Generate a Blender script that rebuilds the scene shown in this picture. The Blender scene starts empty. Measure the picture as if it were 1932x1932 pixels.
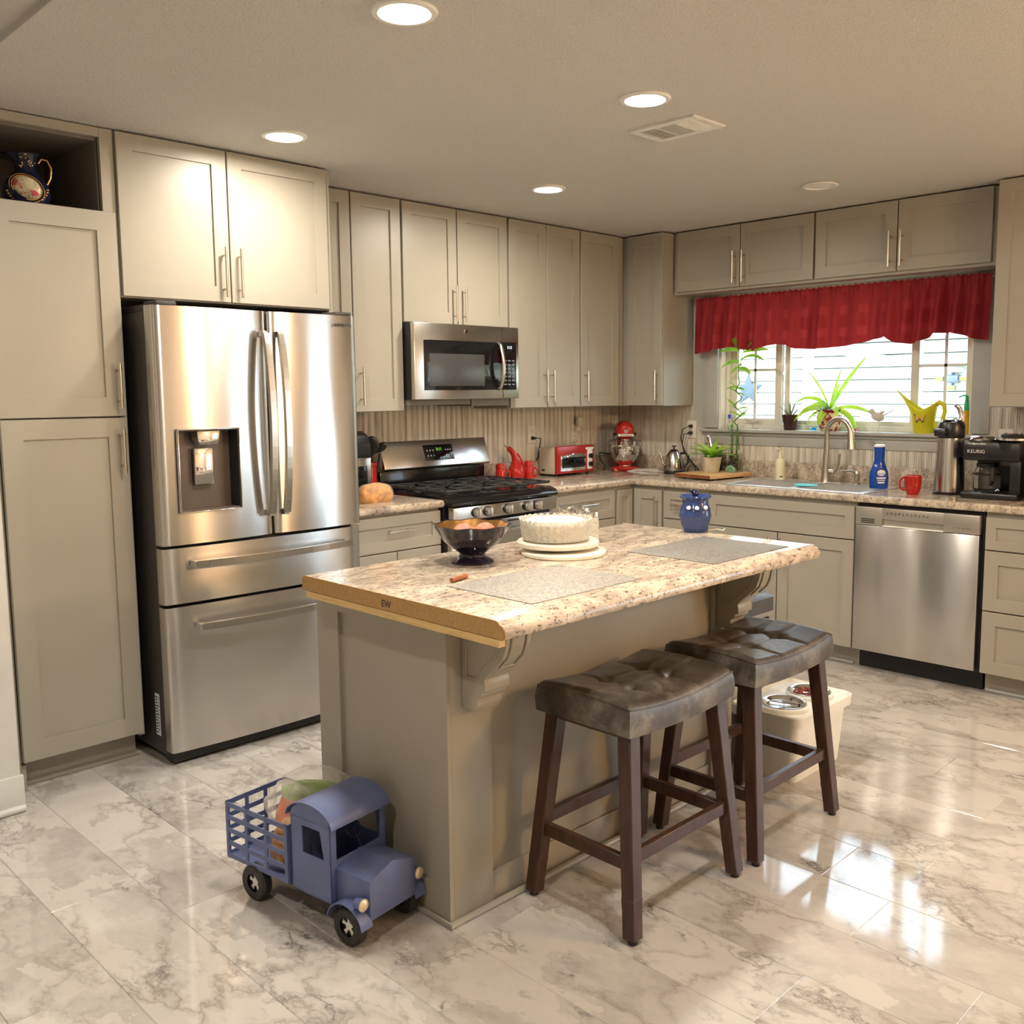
import bpy, bmesh, math, random
from mathutils import Vector, Matrix
PI = math.pi
rad = math.radians
sc = bpy.context.scene
C = sc.collection

# ------------------------------------------------------------------ camera
YAW, PITCH, ROLL = rad(-45.147), rad(-6.388), rad(-0.509)
fw = Vector((-math.sin(YAW)*math.cos(PITCH), math.cos(YAW)*math.cos(PITCH), math.sin(PITCH)))
rt = Vector((math.cos(YAW), math.sin(YAW), 0)); up = rt.cross(fw)
rt2 = rt*math.cos(ROLL)+up*math.sin(ROLL); up2 = -rt*math.sin(ROLL)+up*math.cos(ROLL)
cam = bpy.data.objects.new('camera', bpy.data.cameras.new('camera')); C.objects.link(cam)
m = Matrix((rt2, up2, -fw)).transposed().to_4x4(); m.translation = Vector((-5.2386, -4.2869, 1.4471))
cam.matrix_world = m
cam.data.sensor_width = 36; cam.data.lens = 36*1790.56/1932
cam.data.shift_x = (966-993.92)/1932; cam.data.shift_y = (940.96-966)/1932
cam.data.clip_start = 0.05
sc.camera = cam

# ------------------------------------------------------------------ world, sun, exposure
W = bpy.data.worlds.new('world'); sc.world = W; W.use_nodes = True
wn = W.node_tree; bg = wn.nodes['Background']
sky = wn.nodes.new('ShaderNodeTexSky'); sky.sky_type = 'HOSEK_WILKIE'; sky.turbidity = 4
sky.sun_direction = Vector((-0.55, -0.25, 0.8)).normalized()
mixw = wn.nodes.new('ShaderNodeMix'); mixw.data_type = 'RGBA'; mixw.inputs['Factor'].default_value = 0.75
wn.links.new(sky.outputs[0], mixw.inputs['A']); mixw.inputs['B'].default_value = (0.70, 0.87, 1.0, 1)
wn.links.new(mixw.outputs['Result'], bg.inputs['Color']); bg.inputs['Strength'].default_value = 6.5
sun = bpy.data.lights.new('sun', 'SUN'); sun.energy = 6.5; sun.angle = rad(1.0); sun.color = (1, 0.96, 0.88)
so = bpy.data.objects.new('sun', sun); C.objects.link(so)
so.rotation_euler = Vector((-0.62, -0.30, 0.9)).to_track_quat('Z', 'Y').to_euler()
sc.view_settings.view_transform = 'Standard'
sc.view_settings.look = 'None'
sc.view_settings.gamma = 1
sc.view_settings.use_curve_mapping = False
sc.view_settings.exposure = 0.34
LAMP_W = 16.5       # each recessed lamp
BULB_W = 42.0       # each chandelier bulb

# ------------------------------------------------------------------ materials
class N:
    def __init__(s, name):
        s.m = bpy.data.materials.new(name); s.m.use_nodes = True
        s.t = s.m.node_tree; s.p = s.t.nodes['Principled BSDF']; s.out = s.t.nodes['Material Output']
    def n(s, ty, **k):
        x = s.t.nodes.new('ShaderNode'+ty)
        for a, v in k.items():
            if a[0] == '_': setattr(x, a[1:], v)
            else: x.inputs[a.replace('_', ' ')].default_value = v
        return x
    def l(s, a, b): s.t.links.new(a, b)
    def coord(s, scale=(1, 1, 1), kind='Object', rot=(0, 0, 0)):
        tc = s.n('TexCoord'); mp = s.n('Mapping'); mp.inputs['Scale'].default_value = scale
        mp.inputs['Rotation'].default_value = rot
        s.l(tc.outputs[kind], mp.inputs[0]); return mp.outputs[0]
    def noise(s, vec, scale=5, detail=4, rough=.5, dist=0):
        x = s.n('TexNoise'); x.inputs['Scale'].default_value = scale; x.inputs['Detail'].default_value = detail
        x.inputs['Roughness'].default_value = rough; x.inputs['Distortion'].default_value = dist
        if vec: s.l(vec, x.inputs['Vector'])
        return x.outputs['Fac']
    def ramp(s, fac, stops):
        r = s.n('ValToRGB'); e = r.color_ramp.elements
        while len(e) < len(stops): e.new(0.5)
        for q, (p, c) in zip(e, stops): q.position = p; q.color = (*c, 1) if len(c) == 3 else c
        s.l(fac, r.inputs[0]); return r.outputs['Color']
    def mix(s, f, a, b, mode='MIX'):
        x = s.n('Mix'); x.data_type = 'RGBA'; x.blend_type = mode
        for v, k in ((f, 'Factor'), (a, 'A'), (b, 'B')):
            i = [q for q in x.inputs if q.name == k and (q.type == 'RGBA' or (k == 'Factor' and q.type == 'VALUE'))][0]
            if isinstance(v, (int, float)): i.default_value = v
            elif isinstance(v, tuple): i.default_value = (*v, 1)
            else: s.l(v, i)
        return [q for q in x.outputs if q.type == 'RGBA'][0]
    def math(s, op, a, b=0.):
        x = s.n('Math'); x.operation = op
        for v, i in ((a, 0), (b, 1)):
            if isinstance(v, (int, float)): x.inputs[i].default_value = v
            else: s.l(v, x.inputs[i])
        return x.outputs[0]
    def bump(s, h, strength=.3, dist=.002):
        b = s.n('Bump'); b.inputs['Strength'].default_value = strength; b.inputs['Distance'].default_value = dist
        s.l(h, b.inputs['Height']); s.l(b.outputs[0], s.p.inputs['Normal'])
    def set(s, **k):
        for a, v in k.items():
            i = s.p.inputs[a.replace('_', ' ')]
            if isinstance(v, tuple): i.default_value = (*v, 1) if i.type == 'RGBA' else v
            elif isinstance(v, (int, float)): i.default_value = v
            else: s.l(v, i)
        return s

def mat(name, col, rough=.5, metal=0, var=.06, scale=8, bump=0, **k):
    "plain painted, glazed or plastic surface with a faint procedural variation"
    a = N(name); v = a.noise(a.coord(), scale, 3)
    dark = tuple(c*(1-var) for c in col); lite = tuple(min(1, c*(1+var)) for c in col)
    a.set(Base_Color=a.ramp(v, [(.3, dark), (.7, lite)]), Roughness=rough, Metallic=metal, **k)
    if bump: a.bump(a.noise(a.coord(), scale*12, 3), bump)
    return a.m
def glassm(name, col=(1, 1, 1), rough=0., ior=1.45, bump=0, scale=40):
    a = N(name); a.set(Base_Color=col, Roughness=rough, Transmission_Weight=1., IOR=ior)
    if bump: a.bump(a.noise(a.coord(), scale, 2), bump, .004)
    return a.m
def emis(name, col, s):
    a = N(name); a.set(Base_Color=(0.02, 0.02, 0.02), Emission_Color=col, Emission_Strength=s); return a.m

M = {}
def cabinet_paint():
    a = N('cabinet_paint'); v = a.noise(a.coord(), 3, 3)
    a.set(Base_Color=a.ramp(v, [(.3, (.335, .312, .258)), (.7, (.358, .332, .275))]), Roughness=.38)
    a.bump(a.noise(a.coord((1, 1, .25)), 260, 3), .06, .001); return a.m
M['paint'] = cabinet_paint()
M['wallpaint'] = mat('wall_paint', (.72, .70, .65), .6)
M['trimgrey'] = mat('grey_trim_paint', (.42, .42, .385), .5)
M['white'] = mat('white_paint', (.66, .66, .63), .45)
M['niche'] = mat('niche_dark', (.17, .15, .12), .6)  # darker tone than the cabinet body, for the inside faces
M['gap'] = mat('dark_gap', (.02, .02, .02), .7)
def ceiling_m():
    a = N('popcorn_ceiling'); c = a.coord()
    v = a.noise(c, 190, 3, .7); a.set(Base_Color=a.ramp(v, [(.30, (.86, .835, .78)), (.70, (.94, .92, .87))]), Roughness=.9)
    a.bump(a.noise(c, 110, 4, .7), 1.0, .022); return a.m
M['ceil'] = ceiling_m()
def marble():
    a = N('marble_plank')
    g = a.n('NewGeometry'); at = a.n('Attribute'); at.attribute_name = 'plank'
    sc1 = a.n('VectorMath', _operation='SCALE'); sc1.inputs['Scale'].default_value = 37.
    a.l(at.outputs['Color'], sc1.inputs[0])
    ad = a.n('VectorMath', _operation='ADD'); a.l(g.outputs['Position'], ad.inputs[0]); a.l(sc1.outputs[0], ad.inputs[1])
    P = ad.outputs[0]
    mp = a.n('Mapping'); mp.inputs['Scale'].default_value = (1.25, .8, 1); mp.inputs['Rotation'].default_value = (0, 0, .7); a.l(P, mp.inputs[0]); P2 = mp.outputs[0]
    nz = a.n('TexNoise'); nz.inputs['Scale'].default_value = 3.2; nz.inputs['Detail'].default_value = 6; nz.inputs['Roughness'].default_value = .62; a.l(P2, nz.inputs['Vector'])
    sb = a.n('VectorMath', _operation='SUBTRACT'); a.l(nz.outputs['Color'], sb.inputs[0]); sb.inputs[1].default_value = (.5, .5, .5)
    s2 = a.n('VectorMath', _operation='SCALE'); s2.inputs['Scale'].default_value = .55; a.l(sb.outputs[0], s2.inputs[0])
    w = a.n('VectorMath', _operation='ADD'); a.l(P2, w.inputs[0]); a.l(s2.outputs[0], w.inputs[1])
    def veins(scale, width, soft):
        v = a.n('TexVoronoi'); v.feature = 'DISTANCE_TO_EDGE'; v.inputs['Scale'].default_value = scale
        a.l(w.outputs[0], v.inputs['Vector'])
        return a.ramp(v.outputs['Distance'], [(0, (1, 1, 1)), (width, (.5, .5, .5)), (soft, (0, 0, 0))])
    big = veins(3.2, .022, .10); fine = veins(11., .03, .16)
    m1 = a.ramp(a.noise(P2, 2.2, 4, .6), [(.36, (0, 0, 0)), (.58, (1, 1, 1))])
    m2 = a.ramp(a.noise(P2, 3.6, 4, .65), [(.53, (0, 0, 0)), (.64, (1, 1, 1))])
    cloud = a.ramp(a.noise(w.outputs[0], 3.4, 6, .62), [(.36, (.555, .54, .51)), (.50, (.49, .47, .44)), (.64, (.405, .385, .36))])
    vc = a.n('TexVoronoi'); vc.inputs['Scale'].default_value = 4.2; a.l(w.outputs[0], vc.inputs['Vector'])
    cloud = a.mix(a.math('MULTIPLY', a.ramp(a.math('MULTIPLY', vc.outputs['Color'], 1.0), [(.52, (0, 0, 0)), (.58, (1, 1, 1))]), .75), cloud, (.58, .56, .525))
    vf = a.math('MULTIPLY', big, m1); ff = a.math('MULTIPLY', fine, m2)
    c1 = a.mix(a.math('MULTIPLY', vf, .68), cloud, (.25, .21, .18))
    c2 = a.mix(a.math('MULTIPLY', ff, .70), c1, (.13, .11, .105))
    blk = a.math('MULTIPLY', fine, a.ramp(a.noise(P2, 4.5, 3, .6), [(.63, (0, 0, 0)), (.70, (1, 1, 1))]))
    c2 = a.mix(a.math('MULTIPLY', blk, .8), c2, (.035, .03, .035))
    a.set(Base_Color=c2, Roughness=a.math('ADD', a.math('MULTIPLY', a.noise(P, 2.3, 3), .05), .045), Specular_IOR_Level=.5, IOR=1.6)
    a.bump(a.noise(P, 4.0, 1), .06, .003)
    return a.m
M['marble'] = marble()
def granite():
    a = N('speckled_laminate'); c = a.coord((1, 1, 1)); c2 = a.coord((1.0, 2.2, 1.5), rot=(0, 0, .6))
    base = a.ramp(a.noise(c2, 9, 6, .65, .6), [(.30, (.70, .62, .49)), (.44, (.60, .51, .39)), (.54, (.46, .38, .30)), (.68, (.30, .24, .20))])
    sp = a.ramp(a.noise(c2, 55, 4, .75), [(.38, (.10, .08, .08)), (.45, (1, 1, 1))])
    sp2 = a.ramp(a.noise(c, 26, 5, .7), [(.60, (1, 1, 1)), (.70, (1.25, 1.22, 1.15))])
    c3 = a.mix(.85, base, sp, 'MULTIPLY'); c4 = a.mix(.8, c3, sp2, 'MULTIPLY')
    a.set(Base_Color=c4, Roughness=.16); a.bump(a.noise(c, 220, 2), .05, .001); return a.m
M['granite'] = granite()
def steel(name, col=(.60, .58, .55), rough=.26, an=.75, rot=0.0, warp=.10):
    a = N(name); t = a.n('Tangent'); t.direction_type = 'RADIAL'; t.axis = 'Z'
    st = a.noise(a.coord((.6, .6, 90)), 6, 3, .6)
    a.set(Base_Color=a.ramp(st, [(.3, tuple(x*.94 for x in col)), (.7, col)]), Metallic=1., Roughness=rough,
          Anisotropic=an, Anisotropic_Rotation=rot)
    a.l(t.outputs[0], a.p.inputs['Tangent'])
    a.bump(a.noise(a.coord((2.2, 2.2, .9)), 2.0, 1), warp, .02); return a.m
M['steel'] = steel('brushed_stainless', rot=.25, an=.93, rough=.24, warp=.16)
M['steel2'] = steel('brushed_stainless_small', rough=.20, an=.6, rot=.25, warp=.0)
M['nickel'] = mat('brushed_nickel', (.62, .57, .50), .25, 1, .03)
M['satin'] = mat('satin_metal', (.80, .78, .74), .32, 1, .02)
M['chrome'] = mat('chrome', (.82, .82, .82), .08, 1, .02)
M['black'] = mat('black_plastic', (.012, .012, .013), .3)
M['blackmat'] = mat('matte_black', (.015, .015, .016), .55)
M['iron'] = mat('cast_iron', (.02, .02, .021), .5, 0, .2, 60, .2)
M['enamel'] = mat('black_enamel', (.008, .008, .009), .12)
M['blackglass'] = mat('black_glass', (.006, .007, .008), .05)
M['fridgeside'] = mat('dark_fridge_side', (.045, .040, .038), .42)
M['disp'] = mat('dispenser_recess', (.10, .075, .058), .35)
M['red'] = mat('red_glaze', (.40, .018, .014), .10, 0, .05)
M['redpl'] = mat('red_plastic', (.36, .016, .014), .22)
M['cream'] = mat('cream_plastic', (.55, .47, .36), .35)
M['whitepl'] = mat('white_plastic', (.75, .74, .70), .35)
M['ivory'] = mat('ivory_plastic', (.70, .66, .56), .4)
M['glass'] = glassm('clear_glass'); M['pane'] = glassm('window_glass', ior=1.02)
M['clearpl'] = mat('clear_plastic', (.62, .60, .52), .15, 0, .1, 30)
def crystalm():
    a = N('cut_crystal'); c = a.coord((1, 1, 1)); a.set(Base_Color=(.88, .85, .76), Roughness=.06, Transmission_Weight=.55, IOR=1.45)
    v = a.n('TexVoronoi'); v.inputs['Scale'].default_value = 80.; a.l(c, v.inputs['Vector']); a.bump(v.outputs['Distance'], .8, .004); return a.m
M['crystal'] = crystalm()
M['vinyl'] = mat('window_vinyl', (.72, .70, .60), .4)
def leather():
    a = N('brown_leather'); c = a.coord()
    v = a.noise(c, 7, 5, .65, .4)
    a.set(Base_Color=a.ramp(v, [(.32, (.030, .024, .019)), (.5, (.075, .064, .052)), (.64, (.19, .175, .145))]),
          Roughness=a.math('ADD', a.math('MULTIPLY', v, .35), .20))
    a.bump(a.noise(c, 130, 4, .6), .12, .002); return a.m
M['leather'] = leather()
def wood(name, c0, c1, rough=.35, scale=(1, 1, .12), s=45):
    a = N(name); v = a.noise(a.coord(scale), s, 5, .6, .5)
    a.set(Base_Color=a.ramp(v, [(.3, c0), (.7, c1)]), Roughness=rough); a.bump(v, .05, .001); return a.m
M['darkwood'] = wood('dark_stained_wood', (.030, .012, .007), (.075, .032, .018), .3)
M['bamboo'] = wood('cutting_board_wood', (.50, .30, .13), (.68, .45, .22), .45, (.15, 1, 1), 30)
M['walnut'] = wood('walnut_edge', (.16, .055, .022), (.27, .10, .04), .4, (.15, 1, 1), 30)
M['mdf'] = wood('particle_board', (.36, .21, .07), (.50, .31, .12), .8, (1, 1, 1), 160)
M['ply'] = wood('plywood_strip', (.55, .36, .13), (.78, .58, .28), .7, (1, .1, 3), 120)
def beadboard():
    a = N('whitewashed_beadboard'); c = a.coord((1, 1, .05))
    v = a.noise(c, 42, 4, .6); v2 = a.noise(a.coord(), 3, 3)
    k = a.mix(.35, a.ramp(v, [(.34, (.34, .285, .215)), (.47, (.62, .565, .465)), (.62, (.78, .73, .63))]), a.ramp(v2, [(.3, (.50, .45, .37)), (.7, (.66, .62, .53))]))
    a.set(Base_Color=k, Roughness=.55); return a.m
M['bead'] = beadboard()
M['groove'] = mat('bead_groove_shade', (.16, .125, .095), .8)  # dark strip colour standing in for the shadow inside the grooves
def cloth():
    a = N('red_plaid_cloth')
    g = a.coord((1, 1, 1)); sp = a.n('SeparateXYZ'); a.l(g, sp.inputs[0])
    def stripes(o, f, ph):
        q = a.math('SINE', a.math('ADD', a.math('MULTIPLY', o, f), ph)); return a.math('GREATER_THAN', q, .35)
    sq = a.math('MULTIPLY', stripes(sp.outputs['Y'], 2*PI/.12, .3), stripes(sp.outputs['Z'], 2*PI/.125, 1.4))
    wv = a.noise(a.coord((1, 1, 1)), 420, 2)
    col = a.mix(sq, (.25, .009, .016), (.33, .022, .028)); col = a.mix(.25, col, a.ramp(wv, [(.3, (.2, .01, .01)), (.7, (.55, .04, .04))]))
    a.set(Base_Color=col, Roughness=.8); a.bump(wv, .2, .001)
    tr = a.n('BsdfTranslucent'); a.l(col, tr.inputs[0])
    mx = a.n('MixShader'); a.l(a.math('ADD', a.math('MULTIPLY', sq, .07), .16), mx.inputs[0])
    a.l(a.p.outputs[0], mx.inputs[1]); a.l(tr.outputs[0], mx.inputs[2]); a.l(mx.outputs[0], a.out.inputs[0]); return a.m
M['cloth'] = cloth()
def leafm(name, c0, c1, tr=.35):
    a = N(name); col = a.ramp(a.noise(a.coord(), 14, 3), [(.3, c0), (.7, c1)])
    a.set(Base_Color=col, Roughness=.35)
    t = a.n('BsdfTranslucent'); a.l(col, t.inputs[0]); mx = a.n('MixShader'); mx.inputs[0].default_value = tr
    a.l(a.p.outputs[0], mx.inputs[1]); a.l(t.outputs[0], mx.inputs[2]); a.l(mx.outputs[0], a.out.inputs[0]); return a.m
M['leafg'] = leafm('green_leaf', (.16, .36, .03), (.34, .60, .07))
M['leafl'] = leafm('lime_leaf', (.30, .60, .03), (.62, .85, .10))
M['leafb'] = leafm('blue_green_leaf', (.15, .36, .18), (.40, .60, .42))
M['stem'] = mat('bamboo_stem', (.06, .16, .03), .4)
M['aloe'] = mat('aloe_leaf', (.30, .34, .22), .5)
M['soil'] = mat('soil', (.05, .03, .02), .9)
M['truck'] = mat('blue_painted_tin', (.125, .165, .335), .42, .2, .10, 12)
M['truckdark'] = mat('navy_tin', (.03, .035, .075), .5)
M['rubber'] = mat('tyre_rubber', (.018, .018, .018), .5)
M['navy'] = mat('cobalt_navy_glaze', (.008, .010, .035), .08)
M['gold'] = mat('gold_gilding', (.80, .48, .20), .25, 1)
def medallion():
    a = N('flower_medallion'); c = a.coord()
    v = a.noise(c, 45, 3, .6); w = a.noise(c, 28, 2)
    k = a.mix(a.ramp(w, [(.53, (0, 0, 0)), (.60, (1, 1, 1))]), a.ramp(v, [(.35, (.30, .32, .17)), (.5, (.66, .60, .42)), (.7, (.74, .67, .48))]), (.55, .10, .11))
    a.set(Base_Color=k, Roughness=.15); return a.m
M['medal'] = medallion()
M['carnival'] = N('dark_carnival_glass').set(Base_Color=(.012, .008, .018), Roughness=.08, IOR=1.45, Coat_Weight=.2).m
M['carnin'] = mat('carnival_lustre', (.55, .30, .10), .2, .9, .35, 25)
M['peach'] = mat('peach_skin', (.60, .19, .11), .5, 0, .45, 22)
M['apple'] = mat('apple_skin', (.62, .16, .08), .3, 0, .4, 18)
M['slab'] = mat('marble_turntable', (.78, .72, .60), .25, 0, .08, 12)
M['cake'] = mat('white_frosting', (.92, .90, .84), .6)
M['cakein'] = mat('pale_cake', (.75, .58, .34), .8, 0, .2, 60)
M['blueg'] = mat('blue_glaze', (.032, .060, .19), .12)
M['bluedk'] = mat('dark_blue_glaze', (.012, .018, .055), .2)
M['glow'] = emis('warmer_glow', (1, .70, .45), 2.2)
def placemat(name, c0, c1):
    a = N(name); v = a.noise(a.coord((1, .5, 1)), 230, 3, .7)
    a.set(Base_Color=a.ramp(v, [(.35, c0), (.65, c1)]), Roughness=.55, Metallic=.15); a.bump(v, .4, .001); return a.m
M['mat'] = placemat('woven_grey_mat', (.17, .155, .135), (.42, .385, .34))
M['mat2'] = placemat('woven_dark_mat', (.10, .095, .08), (.27, .25, .22))
M['cinn'] = mat('cinnamon_bark', (.28, .09, .03), .7, 0, .3, 60)
M['petwhite'] = mat('cream_bin_plastic', (.84, .85, .80), .35)
M['water'] = glassm('water', ior=1.33)
M['kibble'] = mat('kibble', (.22, .045, .02), .7, 0, .4, 50)
M['binlid'] = mat('grey_bin_lid', (.07, .075, .08), .4); M['binbody'] = mat('light_grey_bin', (.33, .34, .34), .4)
M['bread'] = mat('bread_crust', (.62, .30, .085), .6, 0, .4, 35, .3)
def wrapm():
    a = N('plastic_wrap'); a.set(Base_Color=(.80, .78, .70), Roughness=.12); a.bump(a.noise(a.coord(), 38, 3, .6), .9, .006)
    fr = a.n('LayerWeight'); fr.inputs['Blend'].default_value = .35; a.l(a.p.inputs['Normal'].links[0].from_socket, fr.inputs['Normal'])
    tr = a.n('BsdfTransparent'); mx = a.n('MixShader'); a.l(a.math('ADD', a.math('MULTIPLY', fr.outputs['Facing'], .60), .16), mx.inputs[0])
    a.l(tr.outputs[0], mx.inputs[1]); a.l(a.p.outputs[0], mx.inputs[2]); a.l(mx.outputs[0], a.out.inputs[0]); return a.m
M['wrap'] = wrapm()
M['wrap2'] = wrapm(); M['wrap2'].name = 'bread_bag'
for q in M['wrap2'].node_tree.nodes:
    if q.type == 'MATH' and q.operation == 'MULTIPLY': q.inputs[1].default_value = .30
    if q.type == 'MATH' and q.operation == 'ADD': q.inputs[1].default_value = .03
M['lotion'] = mat('cream_lotion_bottle', (.74, .70, .50), .3)
M['dawn'] = N('blue_dish_soap').set(Base_Color=(.01, .10, .55), Roughness=.08, Transmission_Weight=.35, IOR=1.4).m
M['dawncap'] = mat('white_cap', (.85, .87, .9), .3)
M['label'] = mat('white_label', (.78, .85, .92), .4); M['labelblue'] = mat('navy_label', (.02, .05, .30), .4)
M['yellow'] = leafm('yellow_plastic', (.72, .66, .02), (.80, .74, .03), .3)
M['butter'] = mat('butterfly_orange', (.80, .32, .12), .5); M['butterk'] = mat('butterfly_black', (.03, .01, .01), .5)
M['pumpg'] = leafm('green_pump', (.05, .50, .20), (.08, .60, .28)); M['pumpy'] = leafm('amber_soap', (.80, .48, .03), (.90, .60, .05))
M['clay'] = mat('stoneware_pot', (.62, .55, .43), .4, 0, .12, 14)
M['brownpot'] = mat('dark_brown_pot', (.045, .016, .016), .15)
def speckpot():
    a = N('red_cream_pot'); v = a.noise(a.coord(), 38, 4, .6)
    a.set(Base_Color=a.ramp(v, [(.46, (.25, .015, .02)), (.52, (.66, .56, .36))]), Roughness=.2); return a.m
M['speckpot'] = speckpot(); M['maroon'] = mat('maroon_glaze', (.20, .012, .02), .15)
M['birdw'] = mat('whitewashed_bird', (.60, .57, .50), .6); M['blueglass'] = glassm('blue_glass', (.05, .35, .95), .05)
M['pinkglass'] = glassm('pink_glass', (1, .35, .5), .05)
M['pebble'] = mat('green_pebbles', (.17, .19, .06), .4, 0, .5, 60)
M['bluelid'] = mat('blue_lid', (.03, .10, .50), .4)
M['cyan'] = mat('cyan_sponge', (.15, .62, .72), .7)
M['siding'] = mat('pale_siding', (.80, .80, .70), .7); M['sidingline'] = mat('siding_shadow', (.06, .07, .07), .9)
M['sidingtrim'] = mat('siding_trim', (.82, .86, .88), .7); M['shingle'] = mat('roof_shingle', (.30, .20, .15), .9, 0, .4, 40, .3)
M['star'] = mat('blue_grey_star', (.07, .10, .13), .6); M['lampyel'] = mat('yellow_led_panel', (.75, .65, .06), .4)
M['fixture'] = mat('grey_fixture', (.12, .15, .20), .5)
M['grass'] = mat('grass_ground', (.25, .28, .16), .9)
M['orangebag'] = mat('orange_print', (.62, .16, .06), .35, 0, .45, 22); M['greenbag'] = mat('green_print', (.22, .36, .06), .35, 0, .3, 22)
M['tanbag'] = mat('tan_snack_bag', (.55, .30, .14), .35, 0, .5, 26)
M['grn'] = emis('green_digits', (.3, 1, .1), .7); M['wht'] = emis('white_digits', (.9, .95, 1), 1.5)
M['ink'] = mat('black_ink', (.02, .02, .03), .5); M['silverink'] = mat('silver_print', (.6, .6, .6), .4)
M['lens'] = emis('lamp_lens', (1, .86, .68), 16); M['lensoff'] = mat('unlit_lens', (.80, .80, .78), .4)
M['bulb'] = emis('warm_bulb', (1, .62, .26), 60)
M['reflector'] = mat('headlamp_lens', (.85, .68, .50), .12, .4)

# ------------------------------------------------------------------ mesh building
class MB:
    def __init__(s): s.b = bmesh.new()
    def box(s, x0, x1, y0, y1, z0, z1, bev=0, seg=2):
        if x0 > x1: x0, x1 = x1, x0
        if y0 > y1: y0, y1 = y1, y0
        if z0 > z1: z0, z1 = z1, z0
        v = [s.b.verts.new((x, y, z)) for x in (x0, x1) for y in (y0, y1) for z in (z0, z1)]
        f = [s.b.faces.new([v[i] for i in q]) for q in ((0, 1, 3, 2), (4, 6, 7, 5), (0, 4, 5, 1), (2, 3, 7, 6), (0, 2, 6, 4), (1, 5, 7, 3))]
        if bev:
            e = list({k for q in f for k in q.edges})
            bmesh.ops.bevel(s.b, geom=e, offset=bev, segments=seg, affect='EDGES', profile=.5)
        return s
    def prism(s, poly, axis, a0, a1, bev=0):
        "poly: 2D points in the two other axes (in xyz order)"
        def P(p, a): return {'x': (a, p[0], p[1]), 'y': (p[0], a, p[1]), 'z': (p[0], p[1], a)}[axis]
        A = [s.b.verts.new(P(p, a0)) for p in poly]; B_ = [s.b.verts.new(P(p, a1)) for p in poly]; n = len(poly)
        f = [s.b.faces.new(A), s.b.faces.new(B_[::-1])]
        f += [s.b.faces.new((A[i], B_[i], B_[(i+1) % n], A[(i+1) % n])) for i in range(n)]
        bmesh.ops.recalc_face_normals(s.b, faces=f)
        if bev:
            bmesh.ops.bevel(s.b, geom=list({k for q in f for k in q.edges}), offset=bev, segments=2, affect='EDGES', profile=.5)
        return s
    def lathe(s, prof, c=(0, 0, 0), seg=32, fn=None, cap=True, M4=None):
        "prof: (radius, z) pairs from bottom to top; fn(angle, r, z) -> (dx, dy, dz) override"
        rings = []
        for r, z in prof:
            ring = []
            for i in range(seg):
                a = 2*PI*i/seg; p = fn(a, r, z) if fn else (r*math.cos(a), r*math.sin(a), z)
                p = Vector(p)
                if M4: p = M4 @ p
                ring.append(s.b.verts.new((p[0]+c[0], p[1]+c[1], p[2]+c[2])))
            rings.append(ring)
        f = []
        for A, B_ in zip(rings, rings[1:]):
            f += [s.b.faces.new((A[i], A[(i+1) % seg], B_[(i+1) % seg], B_[i])) for i in range(seg)]
        if cap: f += [s.b.faces.new(rings[0][::-1]), s.b.faces.new(rings[-1])]
        return s
    def tube(s, pts, r, seg=10, cap=True, flat=1.0):
        pts = [Vector(p) for p in pts]; n = len(pts); rs = r if isinstance(r, (list, tuple)) else [r]*n
        rings = []; prev = None
        for i, p in enumerate(pts):
            t = (pts[min(i+1, n-1)]-pts[max(i-1, 0)])
            if t.length < 1e-9: t = Vector((0, 0, 1))
            t.normalize()
            if prev is None:
                a = t.cross(Vector((0, 0, 1)));
                if a.length < .05: a = t.cross(Vector((0, 1, 0)))
            else: a = prev - t*prev.dot(t)
            a.normalize(); b_ = t.cross(a); prev = a
            rings.append([s.b.verts.new(p+a*rs[i]*math.cos(2*PI*k/seg)+b_*rs[i]*flat*math.sin(2*PI*k/seg)) for k in range(seg)])
        f = []
        for A, B_ in zip(rings, rings[1:]):
            f += [s.b.faces.new((A[i], A[(i+1) % seg], B_[(i+1) % seg], B_[i])) for i in range(seg)]
        if cap: f += [s.b.faces.new(rings[0][::-1]), s.b.faces.new(rings[-1])]
        bmesh.ops.recalc_face_normals(s.b, faces=f)
        return s
    def cyl(s, p0, p1, r0, r1=None, seg=20): return s.tube([p0, p1], [r0, r0 if r1 is None else r1], seg)
    def ell(s, c, r, seg=20, rings=12, M3=None):
        pr = [(math.sin(PI*i/rings), -math.cos(PI*i/rings)) for i in range(rings+1)]
        pr[0] = (.02, -1); pr[-1] = (.02, 1)
        def fn(a, q, z):
            v = Vector((r[0]*q*math.cos(a), r[1]*q*math.sin(a), r[2]*z)); return M3 @ v if M3 else v
        return s.lathe(pr, c, seg, fn)
    def bar(s, p0, p1, w, d, up=(0, 0, 1), w1=None, d1=None, bev=.002):
        "rectangular bar; w along side axis, d along the other"
        p0, p1 = Vector(p0), Vector(p1); t = (p1-p0).normalized(); a = Vector(up); a = (a-t*a.dot(t)).normalized(); b_ = t.cross(a)
        w1 = w1 or w; d1 = d1 or d; v = []
        for p, ww, dd in ((p0, w, d), (p1, w1, d1)):
            for i, j in ((-1, -1), (1, -1), (1, 1), (-1, 1)): v.append(s.b.verts.new(p+a*i*ww/2+b_*j*dd/2))
        f = [s.b.faces.new([v[i] for i in q]) for q in ((3, 2, 1, 0), (4, 5, 6, 7), (0, 1, 5, 4), (1, 2, 6, 5), (2, 3, 7, 6), (3, 0, 4, 7))]
        bmesh.ops.recalc_face_normals(s.b, faces=f)
        if bev: bmesh.ops.bevel(s.b, geom=list({k for q in f for k in q.edges}), offset=bev, segments=1, affect='EDGES')
        return s
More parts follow.
